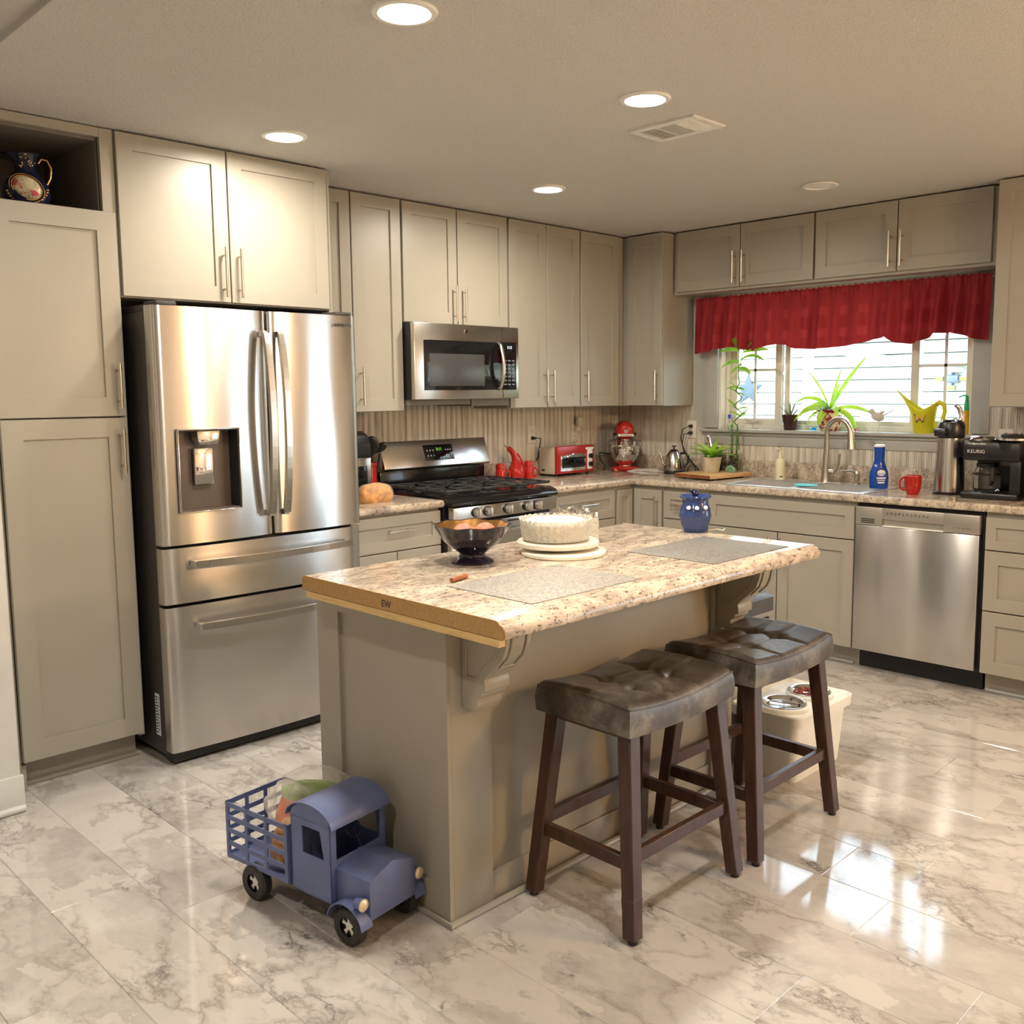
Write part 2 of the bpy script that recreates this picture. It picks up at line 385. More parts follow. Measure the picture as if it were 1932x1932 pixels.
    def grid(s, nu, nv, fn):
        v = [[s.b.verts.new(fn(i/nu, j/nv)) for j in range(nv+1)] for i in range(nu+1)]
        for i in range(nu):
            for j in range(nv): s.b.faces.new((v[i][j], v[i+1][j], v[i+1][j+1], v[i][j+1]))
        return s
    def leaf(s, base, az, L, rise, droop, w, n=9, fold=.15, twist=0):
        "tapering leaf with a folded midrib"
        p = Vector(base); e = rise; L_ = L/n; rows = []
        for i in range(n+1):
            t = i/n; ww = w*math.sin(PI*min(1, .12+t*.88))**.7*(1 if t < .98 else .1)
            d = Vector((math.cos(az)*math.cos(e), math.sin(az)*math.cos(e), math.sin(e)))
            sd = Vector((-math.sin(az), math.cos(az), 0)); nn = sd.cross(d); sd, nn = sd*math.cos(twist)+nn*math.sin(twist), nn*math.cos(twist)-sd*math.sin(twist)
            rows.append([s.b.verts.new(p-sd*ww/2+nn*ww*-fold), s.b.verts.new(p), s.b.verts.new(p+sd*ww/2+nn*ww*-fold)])
            p = p+d*L_; e -= droop/n
        for a, b_ in zip(rows, rows[1:]):
            for k in (0, 1): s.b.faces.new((a[k], a[k+1], b_[k+1], b_[k]))
        return s
    def text(s, body, size, M4, depth=.0006, align='CENTER'):
        cu = bpy.data.curves.new('t', 'FONT'); cu.body = body; cu.size = size; cu.align_x = align; cu.extrude = depth
        o = bpy.data.objects.new('t', cu); C.objects.link(o)
        dg = bpy.context.evaluated_depsgraph_get(); me = bpy.data.meshes.new_from_object(o.evaluated_get(dg))
        me.transform(M4); s.b.from_mesh(me); bpy.data.objects.remove(o); bpy.data.curves.remove(cu); bpy.data.meshes.remove(me); return s

ABS = {}
def obj(name, b, m, parent=None, loc=None, ang=38, w=True):
    "link a mesh; loc / parent origin given in world metres when w is True"
    me = bpy.data.meshes.new(name); org = Vector(loc) if loc is not None else (ABS.get(parent.name, Vector()) if parent else Vector())
    if w: bmesh.ops.translate(b.b, vec=-org, verts=b.b.verts)
    b.b.normal_update(); b.b.to_mesh(me); b.b.free()
    me.materials.append(M[m] if isinstance(m, str) else m)
    me.shade_smooth(); me.set_sharp_from_angle(angle=rad(ang))
    o = bpy.data.objects.new(name, me); C.objects.link(o)
    if parent: o.parent = parent; o.location = (0, 0, 0)
    if loc is not None: o.location = loc
    ABS[o.name] = org; return o
def tag(o, label, cat, group=None, kind=None):
    o['label'] = label; o['category'] = cat
    if group: o['group'] = group
    if kind: o['kind'] = kind
    return o
def thing(name, label, cat, loc, rz=0, group=None):
    o = bpy.data.objects.new(name, None); C.objects.link(o); o.location = loc; o.rotation_euler = (0, 0, rz); o.empty_display_size = .05
    ABS[o.name] = Vector(loc); return tag(o, label, cat, group)
def struct(name, b, m, loc=None, parent=None, label=None):
    o = obj(name, b, m, parent, loc)
    if not parent: o['kind'] = 'structure'; o['label'] = label or name.replace('_', ' '); o['category'] = name.split('_')[0]
    return o
def dup(root, loc, rz, label):
    r = root.copy(); C.objects.link(r); r.location = loc; r.rotation_euler = (0, 0, rz); r['label'] = label
    def rec(a, b_):
        for ch in list(a.children):
            c = ch.copy(); C.objects.link(c); c.parent = b_; rec(ch, c)
    rec(root, r); return r
def TA(x, y, z, sc_=1): return Matrix.Translation((x, y, z)) @ Matrix.Rotation(PI/2, 4, 'X')                     # text facing -y
def TB(x, y, z): return Matrix.Translation((x, y, z)) @ Matrix.Rotation(-PI/2, 4, 'Z') @ Matrix.Rotation(PI/2, 4, 'X')  # facing -x

# ------------------------------------------------------------------ room shell
CH = 2.44
def floor():
    rnd = random.Random(4); b = bmesh.new(); lay = b.loops.layers.float_color.new('plank')
    k0 = -1.98; wd = .2417; j = -9
    known = {-1: -2.94, 0: -3.21, 1: -3.55+1.22*0, 2: -3.21, 3: -3.0, 4: -3.21, 5: -3.55, 6: -3.21, 7: -2.5, 8: -1.0, 9: -1.795, 10: -1.54, 11: -1.98}
    for j in range(-8, 22):
        x1 = k0-wd*(j-1); x0 = x1-wd
        if x1 > .3 or x0 < -7.4: continue
        jo = known.get(j, -rnd.random()*1.2); y = jo
        while y > -7.3: y -= 1.22
        while y < .2:
            ya, yb = y, min(y+1.22, .2); c = (rnd.random(), rnd.random(), rnd.random(), 1); g = .0007; d = .0012
            o = [(x0, ya), (x1, ya), (x1, yb), (x0, yb)]; i_ = [(x0+g+d, ya+g+d), (x1-g-d, ya+g+d), (x1-g-d, yb-g-d), (x0+g+d, yb-g-d)]
            V0 = [b.verts.new((p[0], p[1], -.0022)) for p in o]; V1 = [b.verts.new((p[0], p[1], 0)) for p in i_]
            fs = [b.faces.new(V1)]+[b.faces.new((V0[q], V0[(q+1) % 4], V1[(q+1) % 4], V1[q])) for q in range(4)]
            for f in fs:
                for lp in f.loops: lp[lay] = c
            y += 1.22
    mb = MB(); mb.b.free(); mb.b = b
    o = struct('floor', mb, 'marble', label='glossy marble-look plank floor')
    o.data.shade_flat()
floor()
b = MB(); b.box(-7.5, .35, -7.5, .3, -.2, -.0025); struct('floor_base', b, 'mdf', label='floor slab under the planks')
b = MB(); b.box(-4.29, .35, -7.5, .3, CH, CH+.1); b.box(-7.5, -4.29, -7.5, .3, CH+.02, CH+.1); struct('ceiling', b, 'ceil', label='textured cream ceiling')
b = MB(); b.box(-7.5, .2, 0, .15, -.2, CH+.1); struct('wall_back', b, 'wallpaint', label='wall behind the range and fridge')
# window wall with the kitchen window and a patio opening further along
WY0, WY1, WZ0, WZ1 = -2.405, -.83, 1.205, 2.03
b = MB(); b.box(0, .16, WY1, 0, -.2, CH+.1); b.box(0, .16, WY0, WY1, -.2, WZ0-.02); b.box(0, .16, WY0, WY1, WZ1, CH+.1)
b.box(0, .16, -4.45, WY0, -.2, CH+.1); b.box(0, .16, -6.35, -4.45, 2.05, CH+.1); b.box(0, .16, -7.5, -6.35, -.2, CH+.1)
struct('wall_right', b, 'wallpaint', label='wall with the kitchen window')
b = MB(); b.box(-7.5, .16, -7.5, -7.4, -.2, CH+.1); struct('wall_front', b, 'wallpaint', label='wall behind the camera')
b = MB(); b.box(-7.5, -7.4, -7.4, 0, -.2, CH+.1); struct('wall_left', b, 'wallpaint', label='far left wall')
b = MB(); b.box(-7.4, -4.226, -.757, -.60, 0, CH+.02)
for i in range(12): b.box(-4.30-i*.10, -4.305-i*.10, -.7585, -.757, .16, CH)
b.box(-7.4, -4.218, -.77, -.757, 0, .13, .003); b.tube([(-7.4, -.775, .012), (-4.222, -.775, .012)], .013, 10)
struct('wall_stub', b, 'white', label='white panelled wall beside the pantry')

# patio opening frame (reflected in the fridge)
b = MB()
for y in (-4.49, -5.40, -6.31): b.box(.02, .10, y-.04, y+.04, 0, 2.05)
b.box(.02, .10, -6.35, -4.45, 2.0, 2.05); b.box(.02, .10, -6.35, -4.45, 0, .06)
pd = struct('door_1', b, 'vinyl', label='white patio door further along the window wall')
b = MB(); b.box(.055, .062, -6.3, -4.5, .06, 2.0); struct('pane', b, 'pane', parent=pd)

# beadboard back splash, both walls (real grooves)
def bead(axis, u0, u1, z0, z1, name, label):
    b = MB(); poly = []; u = u0; rnd = random.Random(7)
    prof = [(u0, 0.0)]
    while u < u1-.001:
        w_ = min(.042, u1-u)
        prof += [(u+.002, .010), (u+w_*.70, .010), (u+w_*.72, .0065), (u+w_*.76, .0065), (u+w_*.80, .0105), (u+w_*.90, .0105), (u+w_*.94, .0065), (u+w_*.98, .0065)]
        u += w_
    prof.append((u1, 0.0))
    if axis == 'A': b.prism([(p, -d) for p, d in prof], 'z', z0, z1)
    else: b.prism([(-d, p) for p, d in prof], 'z', z0, z1)
    o = struct(name, b, 'bead', label=label); return o
bead('A', -2.78, -.012, .90, 1.40, 'trim_1', 'whitewashed beadboard behind the range')
bead('B', -.74, -.012, .90, 1.365, 'trim_2', 'whitewashed beadboard in the corner')
bead('B', -2.49, -.742, .90, 1.105, 'trim_3', 'whitewashed beadboard under the window')
bead('B', -3.6, -2.492, .90, 1.345, 'trim_4', 'whitewashed beadboard right of the window')
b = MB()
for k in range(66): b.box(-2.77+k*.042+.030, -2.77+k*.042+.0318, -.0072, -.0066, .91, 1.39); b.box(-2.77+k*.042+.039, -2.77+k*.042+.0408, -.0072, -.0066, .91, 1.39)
struct('trim_5', b, 'groove', label='painted shadow lines in the beadboard grooves')
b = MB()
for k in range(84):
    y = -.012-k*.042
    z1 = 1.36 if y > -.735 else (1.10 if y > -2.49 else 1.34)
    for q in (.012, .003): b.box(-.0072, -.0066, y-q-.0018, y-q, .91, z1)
struct('trim_6', b, 'groove', label='painted shadow lines in the window wall beadboard grooves')

# window casing, sill, apron
b = MB(); b.box(-.02, 0, -.83, -.725, 1.21, 2.05, .002); b.box(-.02, 0, -2.50, -2.405, 1.21, 2.05, .002)
b.box(-.018, 0, -2.50, -.735, 1.105, 1.185, .002); b.box(-.03, 0, -2.50, -.735, 1.165, 1.187, .004); b.box(-.012, .0, -.76, -.64, 1.21, 2.05)
struct('trim_7', b, 'trimgrey', label='grey window casing and apron')
b = MB(); b.box(-.055, .11, -2.51, -.715, 1.186, 1.205, .003); struct('window_sill', b, 'trimgrey', label='window sill board')
# window: vinyl frame + sashes
b = MB(); X0, X1 = .06, .13
b.box(.005, .15, -.845, -.83, WZ0, WZ1); b.box(.005, .15, WY0, WY0+.015, WZ0, WZ1)
b.box(X0, .149, WY0+.036, -.873, WZ0+.0005, WZ0+.03); b.box(X0, .149, WY0+.036, -.873, WZ1-.05, WZ1-.001); b.box(X0-.001, .148, -.872, -.846, WZ0+.0005, WZ1-.001); b.box(X0-.001, .148, WY0+.016, WY0+.035, WZ0+.0005, WZ1-.001)
win = struct('window_1', b, 'vinyl', label='three-lite vinyl kitchen window')
def sash(y0, y1, x, mun, name='sash', st=.045):
    b = MB(); z0, z1 = WZ0+.025, WZ1-.05; y0, y1 = min(y0, y1), max(y0, y1)
    b.box(x, x+.03, y0, y0+st, z0, z1, .003); b.box(x, x+.03, y1-st, y1, z0, z1, .003)
    b.box(x+.001, x+.029, y0+st-.002, y1-st+.002, z0+.001, z0+st*.9, .002); b.box(x+.001, x+.029, y0+st-.002, y1-st+.002, z1-st, z1-.001, .002)
    o = struct(name, b, 'vinyl', parent=win)
    b = MB(); b.box(x+.013, x+.016, y0+st-.004, y1-st+.004, z0+.03, z1-.03); struct('pane', b, 'pane', parent=o)
    if mun:
        b = MB(); b.box(x+.006, x+.012, mun-.008, mun+.008, z0+.03, z1-.03); b.box(x+.006, x+.012, y0+st-.004, y1-st+.004, 1.567, 1.583)
        struct('muntin', b, M['fixgrey'], parent=o)
M['fixgrey'] = mat('muntin_white', (.80, .82, .82), .5)
sash(-.872, -1.235, .075, -1.045); sash(-1.237, -2.083, .108, None, st=.035); sash(-2.04, -2.385, .075, -2.228)
b = MB(); b.box(.055, .075, -1.262, -1.247, 1.50, 1.60, .003); b.box(.045, .06, -1.26, -1.25, 1.54, 1.56); struct('latch', b, 'whitepl', parent=win)

# ------------------------------------------------------------------ outside
house = thing('neighbour_house', 'pale clapboard house seen through the kitchen window', 'house', (4, -1, 0))
b = MB(); HX = 4.0; lap = .122
for k in range(20):
    z = .2+k*lap
    b.prism([(HX-.004, z), (HX-.022, z), (HX-.004, z+lap), (HX+.1, z+lap), (HX+.1, z)], 'y', -7, 4)
b2 = b; obj('siding', b2, 'siding', house)
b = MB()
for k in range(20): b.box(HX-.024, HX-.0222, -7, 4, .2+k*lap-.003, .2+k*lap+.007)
obj('lap_shadows', b, 'sidingline', house)  # dark strips painted in as the shadow under each lap
b = MB(); b.box(HX-.04, HX+.05, .63, .75, .1, 2.6, .004); obj('corner_board', b, 'sidingtrim', house)
b = MB(); b.prism([(.62, 1.83), (-2.9, 1.42), (-2.9, 1.46), (.62, 1.87)][::-1], 'x', HX-.07, HX-.02); obj('rake_board', b, 'sidingtrim', house)
b = MB(); b.box(HX-.30, HX-.02, -6.5, .45, 1.93, 2.02, .01); obj('eave', b, 'sidingtrim', house)
b = MB(); b.prism([(HX-.34, 2.02), (HX-.34, 2.05), (HX+2.0, 3.0), (HX+2.0, 2.9)], 'y', -6.6, .55); obj('roof', b, 'shingle', house)
b = MB(); b.box(HX-.03, HX-.02, -.05, .11, 1.08, 1.26); b.box(HX-.034, HX-.026, -.03, .09, 1.10, 1.24); obj('vent_cover', b, 'sidingtrim', house)
pts = []
for k in range(10):
    a = PI/2+k*PI/5; r = .185 if k % 2 == 0 else .075; pts.append((r*math.cos(a), r*math.sin(a)))
b = MB(); ctr = [(1.40+p[0], 1.455+p[1]) for p in pts]; b.prism(ctr, 'x', HX-.06, HX-.03, .003)
tag(obj('metal_star', b, 'star', loc=(HX-.045, 1.40, 1.455)), 'blue-grey five-pointed star on the siding outside the left window pane', 'star')
sl = thing('security_light', 'outdoor solar security light with three yellow panels on the siding', 'outdoor light', (HX-.05, -.81, 1.55))
b = MB(); b.box(HX-.14, HX-.02, -.81-.08, -.81+.08, 1.60, 1.64, .004); obj('solar_panel', b, 'sidingtrim', sl)
b = MB(); b.box(HX-.12, HX-.03, -.81-.06, -.81+.06, 1.50, 1.575, .012); b.box(HX-.08, HX-.06, -.96, -.66, 1.53, 1.545); b.box(HX-.08, HX-.06, -.82, -.80, 1.46, 1.62); obj('housing', b, 'fixture', sl)
for dy, dz in ((.11, .0), (-.11, .0), (.0, -.085)):
    b = MB(); y = -.81+dy; z = 1.54+dz; b.box(HX-.12, HX-.08, y-.036, y+.036, z-.022, z+.022, .004); o = obj('lamp_head', b, 'fixture', sl)
    b = MB(); b.box(HX-.124, HX-.119, y-.031, y+.031, z-.017, z+.017); obj('led_panel', b, 'lampyel', o)
b = MB(); b.box(.2, 8, -9, 6, -.4, -.3); struct('ground', b, 'grass', label='ground outside')

# ------------------------------------------------------------------ cabinets
def MP(mode):
    return (lambda u, d, z: (u, -d, z)) if mode == 'A' else (lambda u, d, z: (-d, u, z))
def mbox(b, mode, u0, u1, d0, d1, z0, z1, bev=0):
    if mode == 'A': b.box(u0, u1, -d1, -d0, z0, z1, bev)
    else: b.box(-d1, -d0, min(u0, u1), max(u0, u1), z0, z1, bev)
def shaker(b, mode, u0, u1, z0, z1, d0, d1, st=.062, rec=.009):
    F = MP(mode); u0, u1 = min(u0, u1), max(u0, u1); st = min(st, (u1-u0)*.28, (z1-z0)*.30); ch = .0018
    def ring(o, d): return [b.b.verts.new(F(u, d, z)) for u, z in ((u0+o, z0+o), (u1-o, z0+o), (u1-o, z1-o), (u0+o, z1-o))]
    R = [ring(0, d0), ring(0, d1-ch), ring(ch, d1), ring(st, d1), ring(st+.001, d1-rec), ]
    f = [b.b.faces.new(R[0][::-1]), b.b.faces.new(R[-1])]
    for A, B_ in zip(R, R[1:]): f += [b.b.faces.new((A[i], A[(i+1) % 4], B_[(i+1) % 4], B_[i])) for i in range(4)]
    bmesh.ops.recalc_face_normals(b.b, faces=f)
def pull(mode, u, z, L, vert, d, parent):
    F = MP(mode); b = MB(); r = .0058
    if vert:
        b.cyl(F(u, d+.034, z-L/2), F(u, d+.034, z+L/2), r, seg=12)
        for s in (-.34, .34): b.cyl(F(u, d-.002, z+L*s), F(u, d+.034, z+L*s), .0045, seg=10)
    else:
        b.cyl(F(u-L/2, d+.034, z), F(u+L/2, d+.034, z), r, seg=12)
        for s in (-.34, .34): b.cyl(F(u+L*s, d-.002, z), F(u+L*s, d+.034, z), .0045, seg=10)
    obj('handle', b, 'nickel', parent)
def cabinet(name, label, mode, u0, u1, z0, z1, dep, fronts, toe=False, cat='cabinet', group=None, body=None):
    F = MP(mode); base = F((u0+u1)/2, dep/2, z0); t = thing(name, label, cat, base, 0, group)
    b = MB(); zb = z0+(.105 if toe else 0)
    mbox(b, mode, u0, u1, .012, dep, zb, z1)
    if toe: mbox(b, mode, u0, u1, .012, dep-.075, z0, zb)
    obj('body', b, 'paint', t)
    for fr in fronts:
        a0, a1, c0, c1, kind, h = fr
        b = MB(); shaker(b, mode, a0, a1, c0, c1, dep+.0008, dep+.021)
        o = obj(kind, b, 'paint', t)
        if h:
            hu, hz, L, vert = h; pull(mode, hu, hz, L, vert, dep+.021, o)
    return t
G = .0035
UW = 'tall upper cabinets along the back wall'
# over the range, left and right
cabinet('wall_cabinet', 'tall grey upper cabinet between fridge and microwave', 'A', -2.765, -2.152, 1.355, CH-.01, .305,
        [(-2.76, -2.467, 1.358, 2.43, 'door', None), (-2.46, -2.158, 1.358, 2.43, 'door', (-2.432, 1.485, .19, True))])
cabinet('wall_cabinet', 'short grey upper cabinet directly above the microwave', 'A', -2.150, -1.392, 1.815, CH-.01, .305,
        [(-2.145, -1.778, 1.818, 2.43, 'door', (-1.808, 1.925, .19, True)), (-1.772, -1.398, 1.818, 2.43, 'door', (-1.742, 1.925, .19, True))])
cabinet('wall_cabinet', 'tall grey double-door upper cabinet right of the microwave', 'A', -1.388, -.772, 1.355, CH-.01, .305,
        [(-1.383, -1.077, 1.358, 2.43, 'door', (-1.105, 1.485, .19, True)), (-1.072, -.778, 1.358, 2.43, 'door', (-1.045, 1.485, .19, True))])
cabinet('wall_cabinet', 'tall grey single-door upper cabinet nearest the corner on the range wall', 'A', -.770, -.335, 1.355, CH-.01, .305,
        [(-.765, -.40, 1.358, 2.43, 'door', (-.738, 1.485, .19, True))])
cabinet('wall_cabinet', 'tall grey upper cabinet in the corner left of the window', 'B', -.632, -.0, 1.355, CH-.01, .325,
        [(-.628, -.352, 1.358, 2.43, 'door', (-.600, 1.485, .19, True))])
cabinet('wall_cabinet', 'tall grey upper cabinet right of the window', 'B', -3.35, -2.605, 1.355, CH-.01, .325,
        [(-2.97, -2.609, 1.358, 2.43, 'door', None), (-3.345, -2.975, 1.358, 2.43, 'door', None)])
ow = cabinet('wall_cabinet', 'left low grey cabinet above the red valance', 'B', -1.604, -.638, 2.05, CH-.01, .225,
        [(-1.122, -.668, 2.066, 2.43, 'door', (-1.094, 2.18, .185, True)), (-1.598, -1.128, 2.066, 2.43, 'door', (-1.157, 2.18, .185, True))])
cabinet('wall_cabinet', 'right low grey cabinet above the red valance', 'B', -2.60, -1.606, 2.05, CH-.01, .225,
        [(-2.074, -1.612, 2.066, 2.43, 'door', (-2.046, 2.18, .185, True)), (-2.552, -2.080, 2.066, 2.43, 'door', (-2.108, 2.18, .185, True))])
# fridge cabinet
t = cabinet('fridge_cabinet', 'grey double-door cabinet mounted above the refrigerator', 'A', -3.715, -2.785, 1.822, CH-.008, .595,
        [(-3.711, -3.268, 1.826, 2.432, 'door', (-3.300, 1.945, .20, True)), (-3.262, -2.790, 1.826, 2.432, 'door', (-3.232, 1.945, .20, True))])
b = MB(); b.box(-2.785, -2.767, -.60, -.012, 0, CH-.01); obj('side_panel', b, 'paint', t)
# pantry with open niche
t = thing('pantry_cabinet', 'tall grey pantry cabinet with open niche left of the refrigerator', 'cabinet', (-3.96, -.3, 0))
b = MB()
b.box(-4.225, -4.20, -.60, -.012, .10, CH-.005); b.box(-3.74, -3.717, -.60, -.012, .10, CH-.005); b.box(-4.2, -3.74, -.03, -.012, .1, CH-.005)
b.box(-4.199, -3.741, -.575, -.031, .10, 2.12); b.box(-4.199, -3.741, -.579, -.031, 2.402, CH-.006)
b.box(-3.765, -3.717, -.602, -.58, 2.12, CH-.005); b.box(-4.225, -4.175, -.602, -.58, .1, CH-.005); b.box(-4.174, -3.766, -.602, -.58, 2.402, CH-.005)
b.box(-4.16, -3.73, -.535, -.02, 0, .10); b.box(-4.225, -4.16, -.60, -.02, .0, .1)
obj('body', b, 'paint', t)
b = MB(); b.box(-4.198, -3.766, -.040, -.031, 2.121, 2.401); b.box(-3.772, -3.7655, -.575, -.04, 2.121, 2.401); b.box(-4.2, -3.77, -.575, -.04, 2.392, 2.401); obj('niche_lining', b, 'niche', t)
for z0, z1, hz in ((.115, 1.3655, 1.24), (1.371, 2.13, 1.485)):
    b = MB(); shaker(b, 'A', -4.172, -3.728, z0, z1, .6025, .6235, .072); o = obj('door', b, 'paint', t)
    pull('A', -3.757, hz, .17, True, .6235, o)
b = MB(); b.tube([(-4.15, -.54, .01), (-3.72, -.54, .01)], .011, 8); b.tube([(-4.16, -.55, .01), (-4.22, -.612, .01)], .011, 8); obj('shoe_moulding', b, 'paint', t)

# base cabinets
cabinet('base_cabinet', 'grey base cabinet with drawer between fridge and range', 'A', -2.765, -2.178, 0, .875, .612,
        [(-2.76, -2.183, .690, .862, 'drawer', (-2.45, .788, .16, False)), (-2.76, -2.462, .11, .684, 'door', None), (-2.456, -2.183, .11, .684, 'door', None)], True)
cabinet('base_cabinet', 'grey base cabinet with wide drawer right of the range', 'A', -1.392, -.800, 0, .875, .612,
        [(-1.387, -.806, .690, .856, 'drawer', (-1.08, .788, .16, False)), (-1.387, -1.10, .11, .684, 'door', None), (-1.094, -.806, .11, .684, 'door', None)], True)
t = thing('corner_cabinet', 'grey corner base cabinet with a folding door pair', 'cabinet', (-.4, -.4, 0))
b = MB(); b.box(-.798, -.012, -.612, -.012, .105, .875); b.box(-.612, -.012, -.858, -.612, .105, .875); b.box(-.798, -.012, -.537, -.012, 0, .105); b.box(-.537, -.012, -.858, -.537, 0, .105); obj('body', b, 'paint', t)
b = MB(); shaker(b, 'A', -.786, -.638, .11, .852, .6128, .633, .045); obj('door', b, 'paint', t)
b = MB(); shaker(b, 'B', -.850, -.640, .11, .852, .6128, .633, .055); o = obj('door', b, 'paint', t); pull('B', -.822, .72, .19, True, .633, o)
cabinet('base_cabinet', 'narrow grey drawer cabinet left of the sink cabinet', 'B', -1.176, -.862, 0, .875, .612,
        [(-1.172, -.868, .690, .852, 'drawer', (-1.02, .775, .16, False)), (-1.172, -.868, .405, .684, 'drawer', (-1.02, .56, .16, False)), (-1.172, -.868, .11, .399, 'drawer', (-1.02, .26, .16, False))], True)
cabinet('sink_cabinet', 'wide grey sink base cabinet left of the dishwasher', 'B', -2.078, -1.180, 0, .875, .612,
        [(-2.074, -1.185, .680, .852, 'false_front', None), (-1.632, -1.185, .11, .674, 'door', (-1.60, .57, .16, True)), (-2.074, -1.638, .11, .674, 'door', (-1.67, .57, .16, True))], True)
cabinet('base_cabinet', 'grey three-drawer base cabinet right of the dishwasher', 'B', -3.35, -2.712, 0, .875, .612,
        [(-3.345, -2.716, .700, .852, 'drawer', (-3.03, .775, .16, False)), (-3.345, -2.716, .412, .694, 'drawer', (-3.03, .56, .16, False)), (-3.345, -2.716, .11, .406, 'drawer', (-3.03, .26, .16, False))], True)
b = MB()
for y0, y1 in ((-2.05, -1.2), (-3.3, -2.72)): b.tube([(-.545, y0, .009), (-.545, y1, .009)], .010, 8)
struct('baseboard_right', b, 'trimgrey', label='shoe moulding under the sink cabinets')

# countertops ---------------------------------------------------------------
def slab(b, cells, z0, z1, bev):
    "union of rectangles on a shared grid -> one bevelled slab"
    xs = sorted({v for c in cells for v in c[:2]}); ys = sorted({v for c in cells for v in c[2:]})
    inside = lambda x, y: any(c[0] < x < c[1] and c[2] < y < c[3] for c in cells)
    V = {}
    def v(x, y, z):
        k = (x, y, z)
        if k not in V: V[k] = b.b.verts.new(k)
        return V[k]
    f = []
    occ = {(i, j): inside((xs[i]+xs[i+1])/2, (ys[j]+ys[j+1])/2) for i in range(len(xs)-1) for j in range(len(ys)-1)}
    for (i, j), q in occ.items():
        if not q: continue
        x0, x1, y0, y1 = xs[i], xs[i+1], ys[j], ys[j+1]
        f.append(b.b.faces.new((v(x0, y0, z1), v(x1, y0, z1), v(x1, y1, z1), v(x0, y1, z1))))
        f.append(b.b.faces.new((v(x0, y1, z0), v(x1, y1, z0), v(x1, y0, z0), v(x0, y0, z0))))
        for di, dj, a, c in ((-1, 0, (x0, y1), (x0, y0)), (1, 0, (x1, y0), (x1, y1)), (0, -1, (x0, y0), (x1, y0)), (0, 1, (x1, y1), (x0, y1))):
            if not occ.get((i+di, j+dj), False): f.append(b.b.faces.new((v(*a, z1), v(*a, z0), v(*c, z0), v(*c, z1))))
    bmesh.ops.recalc_face_normals(b.b, faces=f)
    e = [k for k in b.b.edges if len(k.link_faces) == 2 and k.calc_face_angle(0) > .5 and abs(k.verts[0].co.z-k.verts[1].co.z) < 1e-6]
    bmesh.ops.bevel(b.b, geom=e, offset=bev, segments=4, affect='EDGES', profile=.5)
CT0, CT = .876, .914
SX0, SX1, SY0, SY1 = -.585, -.115, -2.085, -1.265     # sink hole
b = MB(); slab(b, [(-.648, SX0, -3.4, -.648), (SX0, SX1, -3.4, SY0), (SX0, SX1, SY1, -.648), (SX1, -.012, -3.4, -.648), (-1.398, -.648, -.648, -.012), (-.648, SX0, -.648, -.012), (SX0, SX1, -.648, -.012), (SX1, -.012, -.648, -.012)], CT0, CT, .012)
b.box(-1.398, -.034, -.034, -.0125, CT-.005, 1.012, .006); b.box(-.034, -.0125, -3.4, -.0125, CT-.005, 1.012, .006)
tag(obj('countertop', b, 'granite', loc=(-.3, -.3, CT0)), 'L-shaped speckled laminate countertop around the sink and corner', 'countertop')
b = MB(); slab(b, [(-2.765, -2.174, -.655, -.012)], CT0, CT, .014); b.box(-2.765, -2.176, -.034, -.0125, CT-.005, 1.012, .006)
tag(obj('countertop', b, 'granite', loc=(-2.47, -.3, CT0)), 'short speckled laminate countertop between fridge and range', 'countertop')

